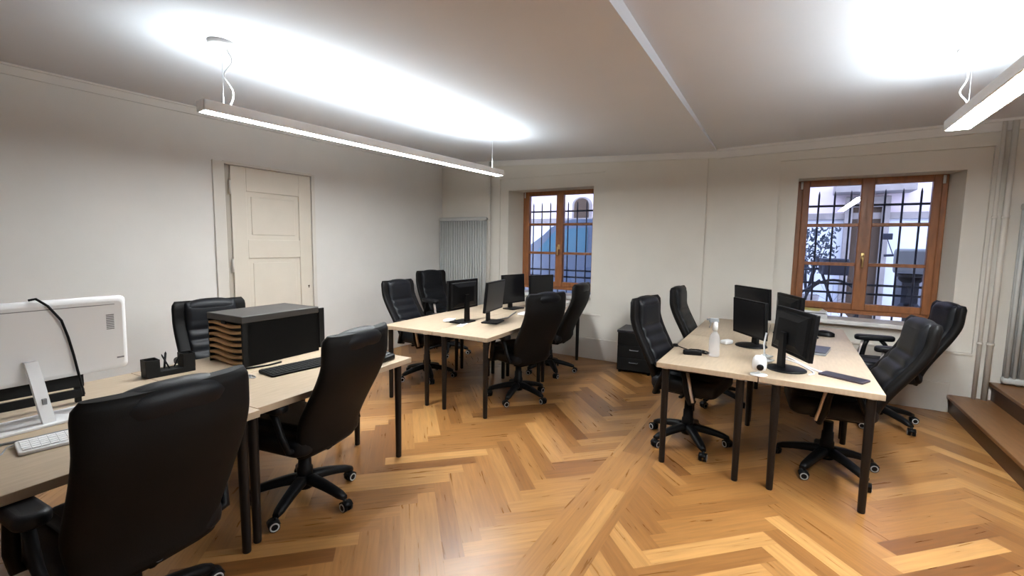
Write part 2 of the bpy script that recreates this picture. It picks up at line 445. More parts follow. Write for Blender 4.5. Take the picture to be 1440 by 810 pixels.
# windows (structure): fixed frame, two casements with glass, handle
def window(idx, x0, x1, z0, z1, y):
    wr = struct('window_%d' % idx, ((x0+x1)/2, y, 0))
    X0, X1 = x0-(x0+x1)/2, x1-(x0+x1)/2
    mb = MB(); t, dp = 0.062, 0.075
    mb.box((X0, 0, z0), (X0+t, dp, z1), 0.008); mb.box((X1-t, 0, z0), (X1, dp, z1), 0.008)
    mb.box((X0+t, 0, z1-t), (X1-t, dp, z1), 0.006); mb.box((X0+t, 0, z0), (X1-t, dp, z0+t), 0.006)
    mb.build('window_frame', 'window_wood', wr)
    for s in (-1, 1):
        a, b = (X0+t-0.015, 0.012) if s < 0 else (-0.012, X1-t+0.015)
        za, zb = z0+t-0.015, z1-t+0.015
        mb = MB(); q = 0.070; yy0, yy1 = -0.018, 0.055
        mb.box((a, yy0, za), (a+q, yy1, zb), 0.01); mb.box((b-q, yy0, za), (b, yy1, zb), 0.01)
        mb.box((a+q, yy0, za), (b-q, yy1, za+q), 0.008); mb.box((a+q, yy0, zb-q), (b-q, yy1, zb), 0.008)
        H = zb-za-2*q
        for k in (1, 2):
            zc = za+q+H*k/3; mb.box((a+q, yy0+0.008, zc-0.018), (b-q, yy1-0.008, zc+0.018), 0.005)
        cs = mb.build('casement', 'window_wood', wr)
        mb = MB(); mb.box((a+q-0.005, 0.016, za+q-0.005), (b-q+0.005, 0.020, zb-q+0.005)); mb.build('pane', 'window_glass', cs)
    mb = MB(); zc = (z0+z1)/2-0.12
    soft_box(mb, (-0.016, -0.032, zc-0.035), (0.016, -0.014, zc+0.035), 0.006)
    mb.tube([(0, -0.03, zc), (0, -0.062, zc), (0, -0.066, zc-0.02), (0, -0.066, zc-0.12)], 0.009, 10)
    mb.build('handle', 'brass', wr)
    for s in (-1, 1):
        mb = MB(); x = (X0+0.038) if s < 0 else (X1-0.038)
        mb.cyl((x, -0.012, z1-0.14), (x, -0.012, z1-0.06), 0.012, n=12); mb.build('hinge', 'white_plastic', wr)
    return wr
window(1, -3.545, -2.285, 0.885, 2.40, 6.13)
window(2, 0.045, 1.312, 0.845, 2.355, 6.13)
mb = MB(); mb.box((O1[0]-0.0, YL-0.03, 0.80), (O1[1], 6.14, 0.845), 0.008); mb.build('trim_4', 'marble', kind='structure')
mb = MB(); mb.box((O2[0]+0.0, YB-0.05, 0.765), (O2[1], 6.14, 0.81), 0.008); mb.build('trim_5', 'marble', kind='structure')
mb = MB(); mb.box((N2[0], YB-0.012, 0.565), (N2[1], YB+0.03, 0.59), 0.004); mb.build('trim_6', 'trim_paint', kind='structure')
mb = MB(); mb.box((N1[0], YL-0.010, 0.592), (N1[1], YL+0.015, 0.615), 0.004); mb.build('trim_7', 'trim_paint', kind='structure')

# steps on the right
st_ = struct('stair_steps')
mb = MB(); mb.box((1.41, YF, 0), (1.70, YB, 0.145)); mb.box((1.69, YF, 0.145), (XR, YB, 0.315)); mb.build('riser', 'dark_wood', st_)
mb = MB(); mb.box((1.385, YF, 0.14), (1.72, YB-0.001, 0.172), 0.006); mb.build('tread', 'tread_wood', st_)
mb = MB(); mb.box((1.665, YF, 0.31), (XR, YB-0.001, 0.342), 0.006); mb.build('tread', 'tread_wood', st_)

# ------------------------------------------------------------------ radiators and pipes
def radiator(x0, x1, z0, z1, y, label):
    t = thing('radiator', ((x0+x1)/2, y, z0), 0, label, 'radiator')
    n = 19; W2 = (x1-x0)/2; H = z1-z0
    mb = MB()
    for i in range(n):
        x = -W2+(i+0.5)*(x1-x0)/n
        for dy in (-0.075, -0.03):
            mb.cyl((x, dy, 0.05), (x, dy, H-0.05), 0.0165, n=10)
    mb.build('columns', 'radiator_paint', t)
    for z in (0.03, H-0.03):
        mb = MB(); soft_box(mb, (-W2, -0.098, z-0.03), (W2, -0.008, z+0.03), 0.02); mb.build('header', 'radiator_paint', t)
    mb = MB(); mb.cyl((W2-0.005, -0.055, H-0.03), (W2+0.028, -0.055, H-0.03), 0.017, n=12); mb.cyl((W2+0.015, -0.055, H-0.03), (W2+0.015, -0.10, H-0.03), 0.02, n=12); mb.build('valve', 'radiator_paint', t)
    for sx in (-1, 1):
        mb = MB(); mb.box((sx*W2*0.7-0.02, -0.03, H*0.8), (sx*W2*0.7+0.02, -0.001, H*0.8+0.06)); mb.build('bracket', 'radiator_paint', t)
        mb = MB(); mb.cyl((sx*W2*0.75, -0.05, -z0+FLOORZ[0]), (sx*W2*0.75, -0.05, 0.02), 0.014, n=10); mb.build('foot', 'radiator_paint', t)
    return t
FLOORZ = [0.0]
radiator(-4.885, -3.99, 0.16, 1.965, YL, 'tall white column radiator in the far left corner')
FLOORZ = [0.342]
radiator(1.73, 2.62, 0.355, 1.98, YB, 'tall column radiator above the wooden steps, right edge')
def pipe(x, y, z0, z1, r, label, zc):
    t = thing('heating_pipe', (x, y, z0), 0, label, 'pipe', None)
    mb = MB(); mb.cyl((0, 0, 0), (0, 0, z1-z0), r, n=14); mb.build('pipe_run', 'trim_paint', t)
    for z in zc:
        mb = MB(); mb.lathe([(r+0.001, -0.012), (r+0.006, -0.010), (r+0.006, 0.010), (r+0.001, 0.012)], 14, (0, 0, z-z0)); mb.box((-0.006, r, z-z0-0.008), (0.006, 0.042, z-z0+0.008)); mb.build('pipe_clip', 'trim_paint', t)
pipe(-3.93, YL-0.045, 0.0, 2.78, 0.018, 'painted vertical pipe beside the far left radiator', (1.93, 0.5))
pipe(1.565, YB-0.045, 0.172, 2.70, 0.016, 'left one of two painted pipes behind the wooden steps', (1.86, 0.7))
pipe(1.635, YB-0.045, 0.172, 2.70, 0.022, 'right one of two painted pipes behind the wooden steps', (1.86, 0.7))

# ------------------------------------------------------------------ pendant lamps
def linear_lamp(p0, p1, zb, fz, label, wires, hh=0.062, hw=0.052):
    a, b = Vector((*p0, 0)), Vector((*p1, 0)); L = (b-a).length; ang = math.atan2(b.y-a.y, b.x-a.x)
    t = thing('linear_pendant_lamp', (a.x, a.y, zb), ang, label, 'lamp', 'linear pendant lamps')
    mb = MB()
    mb.box((0, -hw, 0.0), (L, -hw+0.012, hh), 0.003); mb.box((0, hw-0.012, 0.0), (L, hw, hh), 0.003)
    mb.box((0, -hw, 0), (0.012, hw, hh), 0.003); mb.box((L-0.012, -hw, 0), (L, hw, hh), 0.003)
    mb.box((0.01, -hw+0.01, hh*0.45), (L-0.01, hw-0.01, hh*0.55))
    mb.build('housing', 'lamp_housing', t)
    mb = MB(); mb.box((0.0121, -hw+0.0121, -0.001), (L-0.0121, hw-0.0121, 0.006)); mb.build('diffuser', 'lamp_down_glow', t)
    mb = MB(); mb.box((0.0121, -hw+0.0121, hh-0.008), (L-0.0121, hw-0.0121, hh+0.001)); mb.build('upper_diffuser', 'lamp_up_glow', t)
    for s, curly in wires:
        wp = a+(b-a).normalized()*s
        zc = fz(wp.x, wp.y)-zb
        mb = MB(); mb.cyl((s, 0, hh*0.5), (s, 0, zc-0.015), 0.0022, n=6); mb.build('suspension_wire', 'chrome', t)
        if curly:
            mb = MB(); pts = []
            for i in range(41):
                u = i/40; pts.append((s+0.03+0.030*math.sin(u*9)*math.sin(u*math.pi), 0.016*math.sin(u*13)*math.sin(u*math.pi)-0.035*math.sin(u*math.pi), hh*0.6+(zc-0.03-hh*0.6)*u))
            mb.tube(pts, 0.0045, 8); mb.build('power_cable', 'white_plastic', t)
            mb = MB(); mb.lathe([(0.001, zc-0.032), (0.066, zc-0.031), (0.073, zc-0.024), (0.073, zc+0.006)], 32, (s, 0, 0)); mb.build('canopy', 'lamp_housing', t)
        else:
            mb = MB(); mb.lathe([(0.001, zc-0.02), (0.016, zc-0.018), (0.018, zc+0.004)], 16, (s, 0, 0)); mb.build('ceiling_anchor', 'lamp_housing', t)
linear_lamp((-3.02, 1.39), (-2.81, 4.33), 2.31, zl, 'long white linear pendant lamp over the left desks', ((0.13, True), (2.80, False)))
linear_lamp((0.860, 3.97), (0.840, 0.96), 2.31, zr, 'white linear pendant lamp at the upper right edge', ((0.18, True), (2.75, False)), hw=0.066)

# ------------------------------------------------------------------ desks
TT, TH = 0.74, 0.036
def make_desk(Lx, Ly, il, ir, iy):
    t = thing('desk', (0, 0, 0), 0, 'desk', 'desk', 'birch office desks')
    mb = MB(); mb.box((0, 0, TT-TH), (Lx, Ly, TT), 0.003); mb.build('table_top', 'birch', t)
    for (x, y) in ((il, iy), (Lx-ir, iy), (il, Ly-iy), (Lx-ir, Ly-iy)):
        mb = MB(); mb.lathe([(0.018, 0.0), (0.020, 0.006), (0.0255, TT-TH-0.012), (0.0255, TT-TH-0.008)], 20, (x, y, 0))
        lg = mb.build('leg', 'black_steel', t)
        mb = MB(); mb.lathe([(0.034, TT-TH-0.009), (0.034, TT-TH-0.001), (0.030, TT-TH)], 20, (x, y, 0)); mb.build('mounting_plate', 'chrome', lg)
    return t
def place_desks(origin, th, w1, l1, labels, xoff=(0, 0, 0, 0), outer=0.055, iy=0.055):
    base = (make_desk(w1, l1, outer, 0.10, iy), make_desk(w1, l1, 0.10, outer, iy))
    i = 0
    ux = Vector((math.cos(th), math.sin(th), 0)); uy = Vector((-math.sin(th), math.cos(th), 0))
    for r in range(2):
        for c in range(2):
            t = base[c] if r == 0 else copy_tree(base[c])
            t.location = Vector((*origin, 0)) + ux*(c*(w1+0.004)+xoff[i]) + uy*(r*(l1+0.004)); t.rotation_euler = (0, 0, th)
            t['label'] = labels[i]; i += 1
# right cluster
place_desks((-0.747, 3.201), 0.0, 0.630, 1.212, (
    'birch desk with adapter and spray bottle, front left of the right group',
    'birch desk with white camera and black tablet, front right of the right group',
    'birch desk at the far left of the right group, against the window wall',
    'birch desk with black mouse, below the right window'))
place_desks((-3.375, 3.10), 0.060, 0.604, 1.245, (
    'birch desk at the near left of the middle group, before the two facing chairs',
    'birch desk at the near right of the middle group, before the seen-from-behind chair',
    'birch desk at the far left of the middle group, nearest the radiator',
    'birch desk at the far right of the middle group, below the left window'))
place_desks((-3.275, -0.06), 0.075, 0.603, 1.147, (
    'birch desk beside the left wall, carrying the white monitor base edge',
    'birch desk in the near left corner with the white keyboard',
    'birch desk carrying the tray stack and black pen organiser',
    'birch desk with black keyboard and dark desk phone'), (0.0, 0.028, 0, 0), 0.095, 0.035)

# ------------------------------------------------------------------ office chairs
def sstep(u): u = min(max(u, 0), 1); return u*u*(3-2*u)
def back_prof(t):
    """centre of the back shell: t 0 (bottom) .. 1 (top) -> x, z (chair faces +X)"""
    z = 0.375 + 0.715*t
    x = -0.205 - 0.075*t - 0.115*sstep((t-0.10)/0.70) + 0.02*sstep((t-0.75)/0.25)
    return x, z
def back_w(t):
    w = 0.222 + 0.038*sstep(t/0.35)
    if t > 0.93: w *= math.sqrt(max(0.0, 1-((t-0.93)/0.07)**2*0.16))
    return w
def chair_proto():
    t = thing('office_chair', (0, 0, 0), 0, 'chair', 'chair', 'black leather office chairs')
    # base
    mb = MB()
    mb.lathe([(0.001, 0.075), (0.045, 0.078), (0.052, 0.10), (0.046, 0.145), (0.032, 0.155), (0.001, 0.156)], 24)
    for k in range(5):
        a = R(72*k); d = Vector((math.cos(a), math.sin(a), 0)); s = Vector((-math.sin(a), math.cos(a), 0))
        rings = []
        for i in range(9):
            u = i/8; rr_ = 0.03+0.275*u; z = 0.135-0.058*u**1.6; hw = 0.036-0.011*u; hz = 0.027-0.009*u
            if i == 8: hw *= 0.7; hz *= 0.7
            c = d*rr_+Vector((0, 0, z))
            rings.append([c+s*(hw*sx)+Vector((0, 0, hz*sz)) for sx, sz in ((-1, -0.7), (-0.75, -1), (0.75, -1), (1, -0.7), (1, 0.4), (0.6, 1), (-0.6, 1), (-1, 0.4))])
        mb.loft(rings)
    mb.build('base', 'black_plastic', t)
    for k in range(5):
        a = R(72*k); c = Vector((math.cos(a), math.sin(a), 0))*0.302
        sw = R(random.uniform(0, 360)); ax = Vector((math.cos(sw), math.sin(sw), 0)); fwd = Vector((-ax.y, ax.x, 0))
        off = c + fwd*0.012
        mb = MB(); mb.cyl(off-ax*0.026+Vector((0, 0, 0.028)), off-ax*0.006+Vector((0, 0, 0.028)), 0.028, n=20); mb.cyl(off+ax*0.006+Vector((0, 0, 0.028)), off+ax*0.026+Vector((0, 0, 0.028)), 0.028, n=20)
        mb.cyl(c+Vector((0, 0, 0.025)), c+Vector((0, 0, 0.07)), 0.010, n=10)
        rings = []
        for i in range(9):
            b = R(20+140*i/8); p = off+fwd*(0.033*math.cos(b))+Vector((0, 0, 0.028+0.033*math.sin(b)))
            q = off+fwd*(0.029*math.cos(b))+Vector((0, 0, 0.028+0.029*math.sin(b)))
            rings.append([p-ax*0.027, p+ax*0.027, q+ax*0.027, q-ax*0.027])
        mb.loft(rings)
        cs = mb.build('caster', 'black_plastic', t)
        for sg in (-1, 1):
            mb = MB(); rings = []
            for i in range(21):
                b = 2*math.pi*i/20; dd = fwd*math.cos(b)+Vector((0, 0, math.sin(b)))
                cc = off+Vector((0, 0, 0.028))+ax*(sg*0.0265)
                rings.append([cc+dd*0.024, cc+dd*0.024+ax*(sg*0.002), cc+dd*0.017+ax*(sg*0.002), cc+dd*0.017])
            mb.loft(rings, cap=False)
            mb.build('wheel_rim', 'wheel_rim', cs)
    mb = MB(); mb.lathe([(0.046, 0.14), (0.044, 0.20), (0.038, 0.21), (0.036, 0.27), (0.031, 0.275), (0.030, 0.345)], 20); mb.build('gas_lift', 'black_plastic', t)
    # mechanism + lever
    mb = MB(); mb.box((-0.15, -0.10, 0.335), (0.13, 0.10, 0.395), 0.012)
    mb.tube([(-0.10, 0, 0.36), (-0.18, 0, 0.36), (-0.225, 0, 0.40)], 0.02, 10)
    mc = mb.build('tilt_mechanism', 'black_plastic', t)
    mb = MB(); mb.tube([(0.03, -0.08, 0.385), (0.03, -0.20, 0.38), (0.03, -0.235, 0.378)], 0.007, 8); soft_box(mb, (0.015, -0.285, 0.370), (0.045, -0.225, 0.386), 0.007); mb.build('lever', 'black_plastic', mc)
    # seat
    mb = MB()
    def bulge(p):
        x, y, z = p
        e = 1-min(1, (abs(y)/0.27)**4); 
        dz = 0.0
        if z > 0.45: dz = 0.018*math.cos(min(abs(y)/0.25, 1)*math.pi*0.5)*1.0 - 0.010*max(0, (x-0.12)/0.14)**2
        return (x, y, z+dz)
    soft_box(mb, (-0.23, -0.255, 0.385), (0.265, 0.255, 0.50), 0.07, f=bulge, edge=0.04)
    seat = mb.build('seat', 'leather', t)
    mb = MB(); soft_box(mb, (-0.19, -0.175, 0.485), (0.25, 0.175, 0.535), 0.06, f=lambda p: (p[0], p[1], p[2]-0.012*max(0, (p[0]-0.14)/0.12)**2), edge=0.025); mb.build('seat_pad', 'leather', seat)
    # back shell
    mb = MB(); rings = []
    NT = 26
    for i in range(NT+1):
        u = i/NT; x, z = back_prof(u); hw = back_w(u); th = 0.034
        x2, z2 = back_prof(min(u+0.02, 1)); x1, z1 = back_prof(max(u-0.02, 0)); tv = Vector((x2-x1, 0, z2-z1)).normalized(); nv = Vector((tv.z, 0, -tv.x))
        k = 1.0
        if u < 0.04: k = 0.65+0.35*math.sqrt(u/0.04)
        if u > 0.96: k = 0.55+0.45*math.sqrt(max(0, (1-u)/0.04))
        ring = []
        for q in range(28):
            a = 2*math.pi*q/28; ca, sa = math.cos(a), math.sin(a)
            yy = hw*math.copysign(abs(ca)**0.30, ca); xx = th*k*math.copysign(abs(sa)**0.7, sa)
            wrap = 0.035*(abs(yy)/0.26)**2.2     # side wings come forward
            ring.append(Vector((x, 0, z))+nv*(xx+wrap)+Vector((0, yy, 0)))
        rings.append(ring)
    mb.loft(rings)
    back = mb.build('backrest', 'leather_back', t)
    # front cushion, with channels
    mb = MB(); rings = []
    NT = 60
    for i in range(NT+1):
        u = 0.03+0.955*i/NT; x, z = back_prof(u); hw = back_w(u)*0.70
        x2, z2 = back_prof(min(u+0.02, 1)); x1, z1 = back_prof(max(u-0.02, 0)); tv = Vector((x2-x1, 0, z2-z1)).normalized(); nv = Vector((tv.z, 0, -tv.x))
        th = 0.024
        if 0.06 < u < 0.66: th += 0.015*abs(math.sin((u-0.06)/0.60*math.pi*5))
        elif u >= 0.66: th += 0.030*math.sqrt(max(0, 1-((u-0.83)/0.17)**2))
        e = min(i/4, (NT-i)/4, 1); th *= 0.3+0.7*math.sqrt(e)
        ring = []
        for q in range(20):
            a = 2*math.pi*q/20; ca, sa = math.cos(a), math.sin(a)
            yy = hw*math.copysign(abs(ca)**0.5, ca); xx = th*math.copysign(abs(sa)**0.75, sa)
            ring.append(Vector((x, 0, z))+nv*(0.030+xx+0.035*(abs(yy)/0.26)**2.2)+Vector((0, yy, 0)))
        rings.append(ring)
    mb.loft(rings); mb.build('back_cushion', 'leather', back)
    # headrest roll over the top edge
    mb = MB(); rings = []
    for i in range(17):
        y = -0.185+0.37*i/16; e = math.sqrt(max(0.0, 1-(abs(y)/0.186)**4)); x, z = back_prof(0.955); ring = []
        for q in range(16):
            a = 2*math.pi*q/16
            ring.append((x+0.020+0.062*e*math.cos(a)+0.012*(y/0.18)**2, y, z-0.010+(0.055*e*math.sin(a) if math.sin(a) > 0 else 0.085*e*math.sin(a))-0.015*(y/0.18)**2))
        rings.append(ring)
    mb.loft(rings); mb.build('headrest', 'leather', back)
    # armrests
    for s in (-1, 1):
        mb = MB()
        y = s*0.285
        pts = [(0.10, s*0.20, 0.415), (0.10, s*0.275, 0.42), (0.075, y, 0.50), (0.06, y, 0.60), (0.04, y, 0.665)]
        mb.tube(pts, 0.02, 10, rr=[0.018, 0.020, 0.024, 0.022, 0.022])
        mb.tube([(-0.17, s*0.20, 0.43), (-0.17, s*0.275, 0.445), (-0.14, y, 0.52), (-0.10, y, 0.62), (-0.06, y, 0.665)], 0.018, 10)
        arm = mb.build('armrest', 'black_plastic', t)
        mb = MB(); soft_box(mb, (-0.17, y-0.048, 0.655), (0.14, y+0.048, 0.705), 0.040, f=lambda p: (p[0], p[1], p[2]-0.10*max(0, p[0]-0.05)**2*5), edge=0.018); mb.build('arm_pad', 'leather', arm)
        mb = MB(); rings = []
        for (x, z, yy) in ((0.118, 0.43, y-s*0.005), (0.102, 0.50, y), (0.086, 0.58, y), (0.07, 0.645, y)):
            rings.append([(x-0.004, yy-0.013, z), (x+0.010, yy-0.013, z+0.003), (x+0.010, yy+0.013, z+0.003), (x-0.004, yy+0.013, z)])
        mb.loft(rings); o = mb.build('silver_strip', 'silver_strip', arm); o['label'] = 'pale metallic strip on the arm support'
    return t
PROTO = chair_proto()
LOW = ('base', 'caster')
first = [True]
def chair(x, y, deg, base_deg, label, lift=0.0, lean=0.0, free_arms=False):
    if first[0]: t = PROTO; first[0] = False
    else: t = copy_tree(PROTO)
    t.location = (x, y, 0); t.rotation_euler = (0, 0, R(deg)); t['label'] = label
    for ch in t.children:
        nm = ch.name.split('.')[0]
        if nm in LOW: ch.rotation_euler = (0, 0, R(base_deg-deg))
        elif nm == 'gas_lift': pass
        elif nm == 'armrest': ch.location.z = lift if free_arms else -0.004
        else:
            ch.location.z = lift
            if nm == 'backrest' and lean:
                rm = Matrix.Translation((-0.20, 0, 0.42)) @ Matrix.Rotation(-R(lean), 4, 'Y') @ Matrix.Translation((0.20, 0, -0.42))
                ch.location = rm.translation + Vector((0, 0, lift)); ch.rotation_euler = rm.to_euler()
    return t
chair(-2.115, 0.64, 184, 95, 'black leather chair in the foreground, seen from behind at the near left desk', lean=4)
chair(-2.405, 1.585, 191, 9, 'black leather chair from behind, tucked to the desk with the black keyboard', lean=6)
chair(-3.57, 1.78, -6, 30, 'black leather chair behind the tray stack, by the left wall', 0.01)
chair(-3.50, 3.88, 2, 250, 'black leather chair with ribbed back, near left of the middle desks', 0.05, 9)
chair(-4.06, 4.93, -12, 20, 'black leather chair facing out in front of the far left radiator', 0.09, free_arms=True)
chair(-2.27, 3.88, 163, -8, 'black leather chair seen from behind at the middle desks', 0.02, 3)
chair(-2.43, 4.90, 183, 25, 'black leather chair edge-on beside the left window, far right of middle desks', 0.03, 4)
chair(-0.60, 3.70, -9, 158, 'black leather chair between the drawer unit and the right group of desks', 0.07)
chair(-0.57, 4.92, -2, 120, 'black leather chair in profile by the wall, far left of the right desks', 0.07)
chair(0.315, 3.80, 185, 25, 'black leather chair with worn headrest, near right of the right desks', 0.05, 10)
chair(0.77, 5.12, 188, 25, 'black leather chair farthest right, under the right window', 0.04, 7, True)

# ------------------------------------------------------------------ monitors
def monitor(x, y, rot, zb, w_, h_, face, label, base=None, tilt=0.0, stand='plate'):
    """rot: direction of the screen's width seen from the camera side; face=+1 screen turned away from camera, -1 towards"""
    t = thing('computer_monitor', (x, y, TT), rot, label, 'monitor', 'black desktop monitors')
    z0 = zb-TT; s = face     # screen normal is local +y * face
    T = Matrix.Translation((0, 0, z0)) @ Matrix.Rotation(-tilt, 4, 'X')
    mb = MB(); mb.box((-w_/2, -0.014, 0), (w_/2, 0.014, h_), 0.005, mtx=T)
    # bulged rear housing
    rings = []
    for k, (sc, dy) in enumerate(((0.86, 0.013), (0.80, 0.030), (0.52, 0.048))):
        cx, cz = w_/2*sc, h_/2*sc
        rings.append([T @ Vector((px*cx, -s*dy, h_/2+pz*cz)) for px, pz in ((-1, -1), (1, -1), (1, 1), (-1, 1))])
    mb.loft(rings, smooth=False)
    mb.build('casing', 'black_plastic', t)
    mb = MB(); ya, yb = (0.0135, 0.0155) if s > 0 else (-0.0155, -0.0135)
    mb.box((-w_/2+0.014, ya, 0.018), (w_/2-0.014, yb, h_-0.014), mtx=T); mb.build('screen', 'screen_black', t)
    by = -s*0.055
    mb = MB(); mb.loft([[(-0.035, by-0.012, 0.012), (0.035, by-0.012, 0.012), (0.035, by+0.012, 0.012), (-0.035, by+0.012, 0.012)],
                        [(-0.028, by-0.010, z0+h_*0.5), (0.028, by-0.010, z0+h_*0.5), (0.028, by+0.010, z0+h_*0.5), (-0.028, by+0.010, z0+h_*0.5)]], smooth=False)
    mb.build('stand_column', 'black_plastic', t)
    mb = MB()
    if stand == 'round': mb.lathe([(0.001, 0.022), (0.03, 0.021), (0.10, 0.014), (0.118, 0.008), (0.12, 0.0)], 32, (0, -s*0.02, 0))
    else: soft_box(mb, (-0.12, -0.09, 0.0), (0.12, 0.09, 0.014), 0.02, edge=0.005)
    mb.build('stand_base', 'black_plastic', t)
    return t
monitor(0.052, 3.517, -1.123, 0.844, 0.493, 0.302, 1, 'black monitor nearest on the right desks, white cables at its base', tilt=0.08, stand='round')
monitor(-0.235, 4.18, -0.95, 0.825, 0.44, 0.30, -1, 'black monitor on the right desks, in front of the farthest left one', tilt=-0.05, stand='round')
monitor(-0.275, 5.08, -0.88, 0.868, 0.52, 0.296, -1, 'black monitor farthest left on the right desks, near the wall', tilt=-0.06)
monitor(0.04, 4.90, -1.17, 0.834, 0.505, 0.289, 1, 'black monitor on the right desks partly hidden, left of the window papers')
monitor(-2.845, 3.70, 1.588, 0.88, 0.506, 0.302, 1, 'black monitor leftmost on the middle desks, back turned, cables below')
monitor(-2.587, 3.878, 1.783, 0.865, 0.496, 0.309, -1, 'black monitor second from left on the middle desks', tilt=-0.10)
monitor(-2.93, 4.86, 1.45, 0.815, 0.44, 0.36, -1, 'black monitor with glossy top edge, third from left on middle desks', tilt=0.05)
monitor(-2.72, 5.20, 1.30, 0.885, 0.44, 0.275, -1, 'black monitor rightmost on the middle desks, before the left window')

# ------------------------------------------------------------------ left desk group items
# white all-in-one monitor seen from behind
def white_monitor():
    P0, P1 = Vector((-2.815, 0.33, 0)), Vector((-2.845, 0.915, 0))
    c = (P0+P1)/2; rot = math.atan2(P1.y-P0.y, P1.x-P0.x); wd = 0.64
    t = thing('white_monitor', (c.x, c.y-0.03, TT), rot, 'large white monitor seen from behind, on the near left desk', 'monitor')
    # local x: image left->right; local -y: towards camera (back of the monitor); tilt
    z0 = 0.905-TT; h_ = 0.365; T = Matrix.Translation((0, 0, z0)) @ Matrix.Rotation(R(2), 4, 'X')
    mb = MB()
    rings = []
    for sc, dy in ((1.0, 0.012), (1.0, -0.004), (0.985, -0.016), (0.93, -0.024)):
        hx, hz = wd/2-(1-sc)*0.32, h_/2-(1-sc)*0.32
        rings.append([T @ Vector((p[0], dy, h_/2+p[1])) for p in [(q[0], q[1]) for q in rring(0, 0, 0, hx, hz, 0.022, 5)]])
    mb.loft(rings); mb.build('shell', 'white_shell', t)
    mb = MB(); mb.box((-wd/2+0.012, 0.0115, 0.03), (wd/2-0.012, 0.0135, h_-0.012), mtx=T); mb.build('screen', 'screen_black', t)
    mb = MB(); mb.box((-wd/2+0.05, -0.0262, h_-0.040), (wd/2-0.05, -0.0235, h_-0.037), mtx=T); mb.build('vent_groove', 'grey_mark', t)
    mb = MB()
    for k in range(9): mb.box((wd/2-0.085, -0.0258, 0.205+k*0.0085), (wd/2-0.055, -0.0235, 0.2095+k*0.0085), mtx=T)
    mb.build('label_sticker', 'grey_mark', t)
    mb = MB(); mb.box((wd/2-0.05, -0.0262, 0.055), (wd/2-0.022, -0.0235, 0.062), mtx=T); mb.build('logo_mark', 'grey_mark', t)
    mb = MB(); xs = -0.04
    mb.loft([[(xs+0.002+dx*0.021+o, dy, z) for dx, dy in ((-1, by-0.012), (1, by-0.012), (1, by+0.012), (-1, by+0.012))] for by, z, o in ((-0.13, 0.012, 0.018), (-0.11, 0.08, 0.012), (-0.075, 0.20, 0.004), (-0.04, 0.27, 0.0))], smooth=False)
    mb.build('stand_neck', 'white_plastic', t)
    mb = MB(); mb.box((xs+0.008, -0.124, 0.09), (xs+0.022, -0.108, 0.115)); mb.build('cable_hole', 'grey_mark', t)
    mb = MB(); soft_box(mb, (-0.20, -0.165, 0.0), (0.25, 0.03, 0.012), 0.02, edge=0.004); mb.build('stand_base', 'white_plastic', t)
    mb = MB()
    mb.tube([T @ Vector(p) for p in ((-0.02, 0.0, h_+0.006), (0.0, -0.012, h_+0.012), (0.03, -0.036, h_-0.02), (0.07, -0.04, h_-0.09), (0.09, -0.036, h_-0.17), (0.105, -0.036, 0.11), (0.12, -0.04, -0.005), (0.135, -0.03, -0.09))], 0.005, 8)
    mb.build('power_cable', 'black_plastic', t)
white_monitor()
# low black riser with two slats behind the monitor
t = thing('desk_riser', (-2.955, 0.505, TT), R(88), 'black two-slat desk riser behind the white monitor', 'riser')
for z, zh in ((0.030, 0.040), (0.082, 0.068)):
    mb = MB(); mb.box((-0.36, -0.012, z), (0.26, 0.008, z+zh), 0.003); mb.build('slat', 'black_matte', t)
for x in (-0.33, 0.24):
    mb = MB(); mb.box((x-0.012, 0.008, 0), (x+0.012, 0.030, 0.150), 0.003); mb.build('post', 'black_matte', t)
    
def keyboard(x, y, rot, wd, dp, body, keys, label, cable=None):
    t = thing('keyboard', (x, y, TT), rot, label, 'keyboard')
    mb = MB(); soft_box(mb, (-wd/2, -dp/2, 0), (wd/2, dp/2, 0.018), 0.012, edge=0.005, f=lambda p: (p[0], p[1], p[2]*(0.75+0.35*(p[1]+dp/2)/dp))); mb.build('body', body, t)
    mb = MB(); nr, nc = 5, 16
    for r in range(nr):
        for c in range(nc):
            x0 = -wd/2+0.012+c*(wd-0.024)/nc; y0 = -dp/2+0.012+r*(dp-0.024)/nr
            zz = 0.018*(0.75+0.35*(y0+dp/2)/dp)
            mb.box((x0+0.0015, y0+0.0015, zz-0.004), (x0+(wd-0.024)/nc-0.0015, y0+(dp-0.024)/nr-0.0015, zz+0.004))
    mb.build('keys', keys, t)
    if cable:
        mb = MB(); mb.tube(cable, 0.003, 6); mb.build('cable', 'grey_plastic', t)
    return t
keyboard(-2.43, 0.645, R(84), 0.43, 0.135, 'white_plastic', 'key_white', 'white keyboard on the near left desk', [(-0.215, 0.05, 0.012), (-0.235, 0.055, 0.006), (-0.25, 0.0, 0.005), (-0.28, -0.04, 0.005)])
keyboard(-2.640, 1.725, R(86), 0.44, 0.17, 'black_plastic', 'black_matte', 'black keyboard in front of the tray stack')
# cable on the near desk
mb = MB(); mb.tube([(-2.57, 0.40, TT+0.0055), (-2.55, 0.50, TT+0.0055), (-2.545, 0.60, TT+0.0055), (-2.55, 0.70, TT+0.0055), (-2.57, 0.82, TT+0.0055), (-2.66, 0.93, TT+0.0055)], 0.005, 8)
tag(mb.build('white_cable', 'grey_plastic'), 'grey cable curving between the white monitor base and keyboard', 'cable')

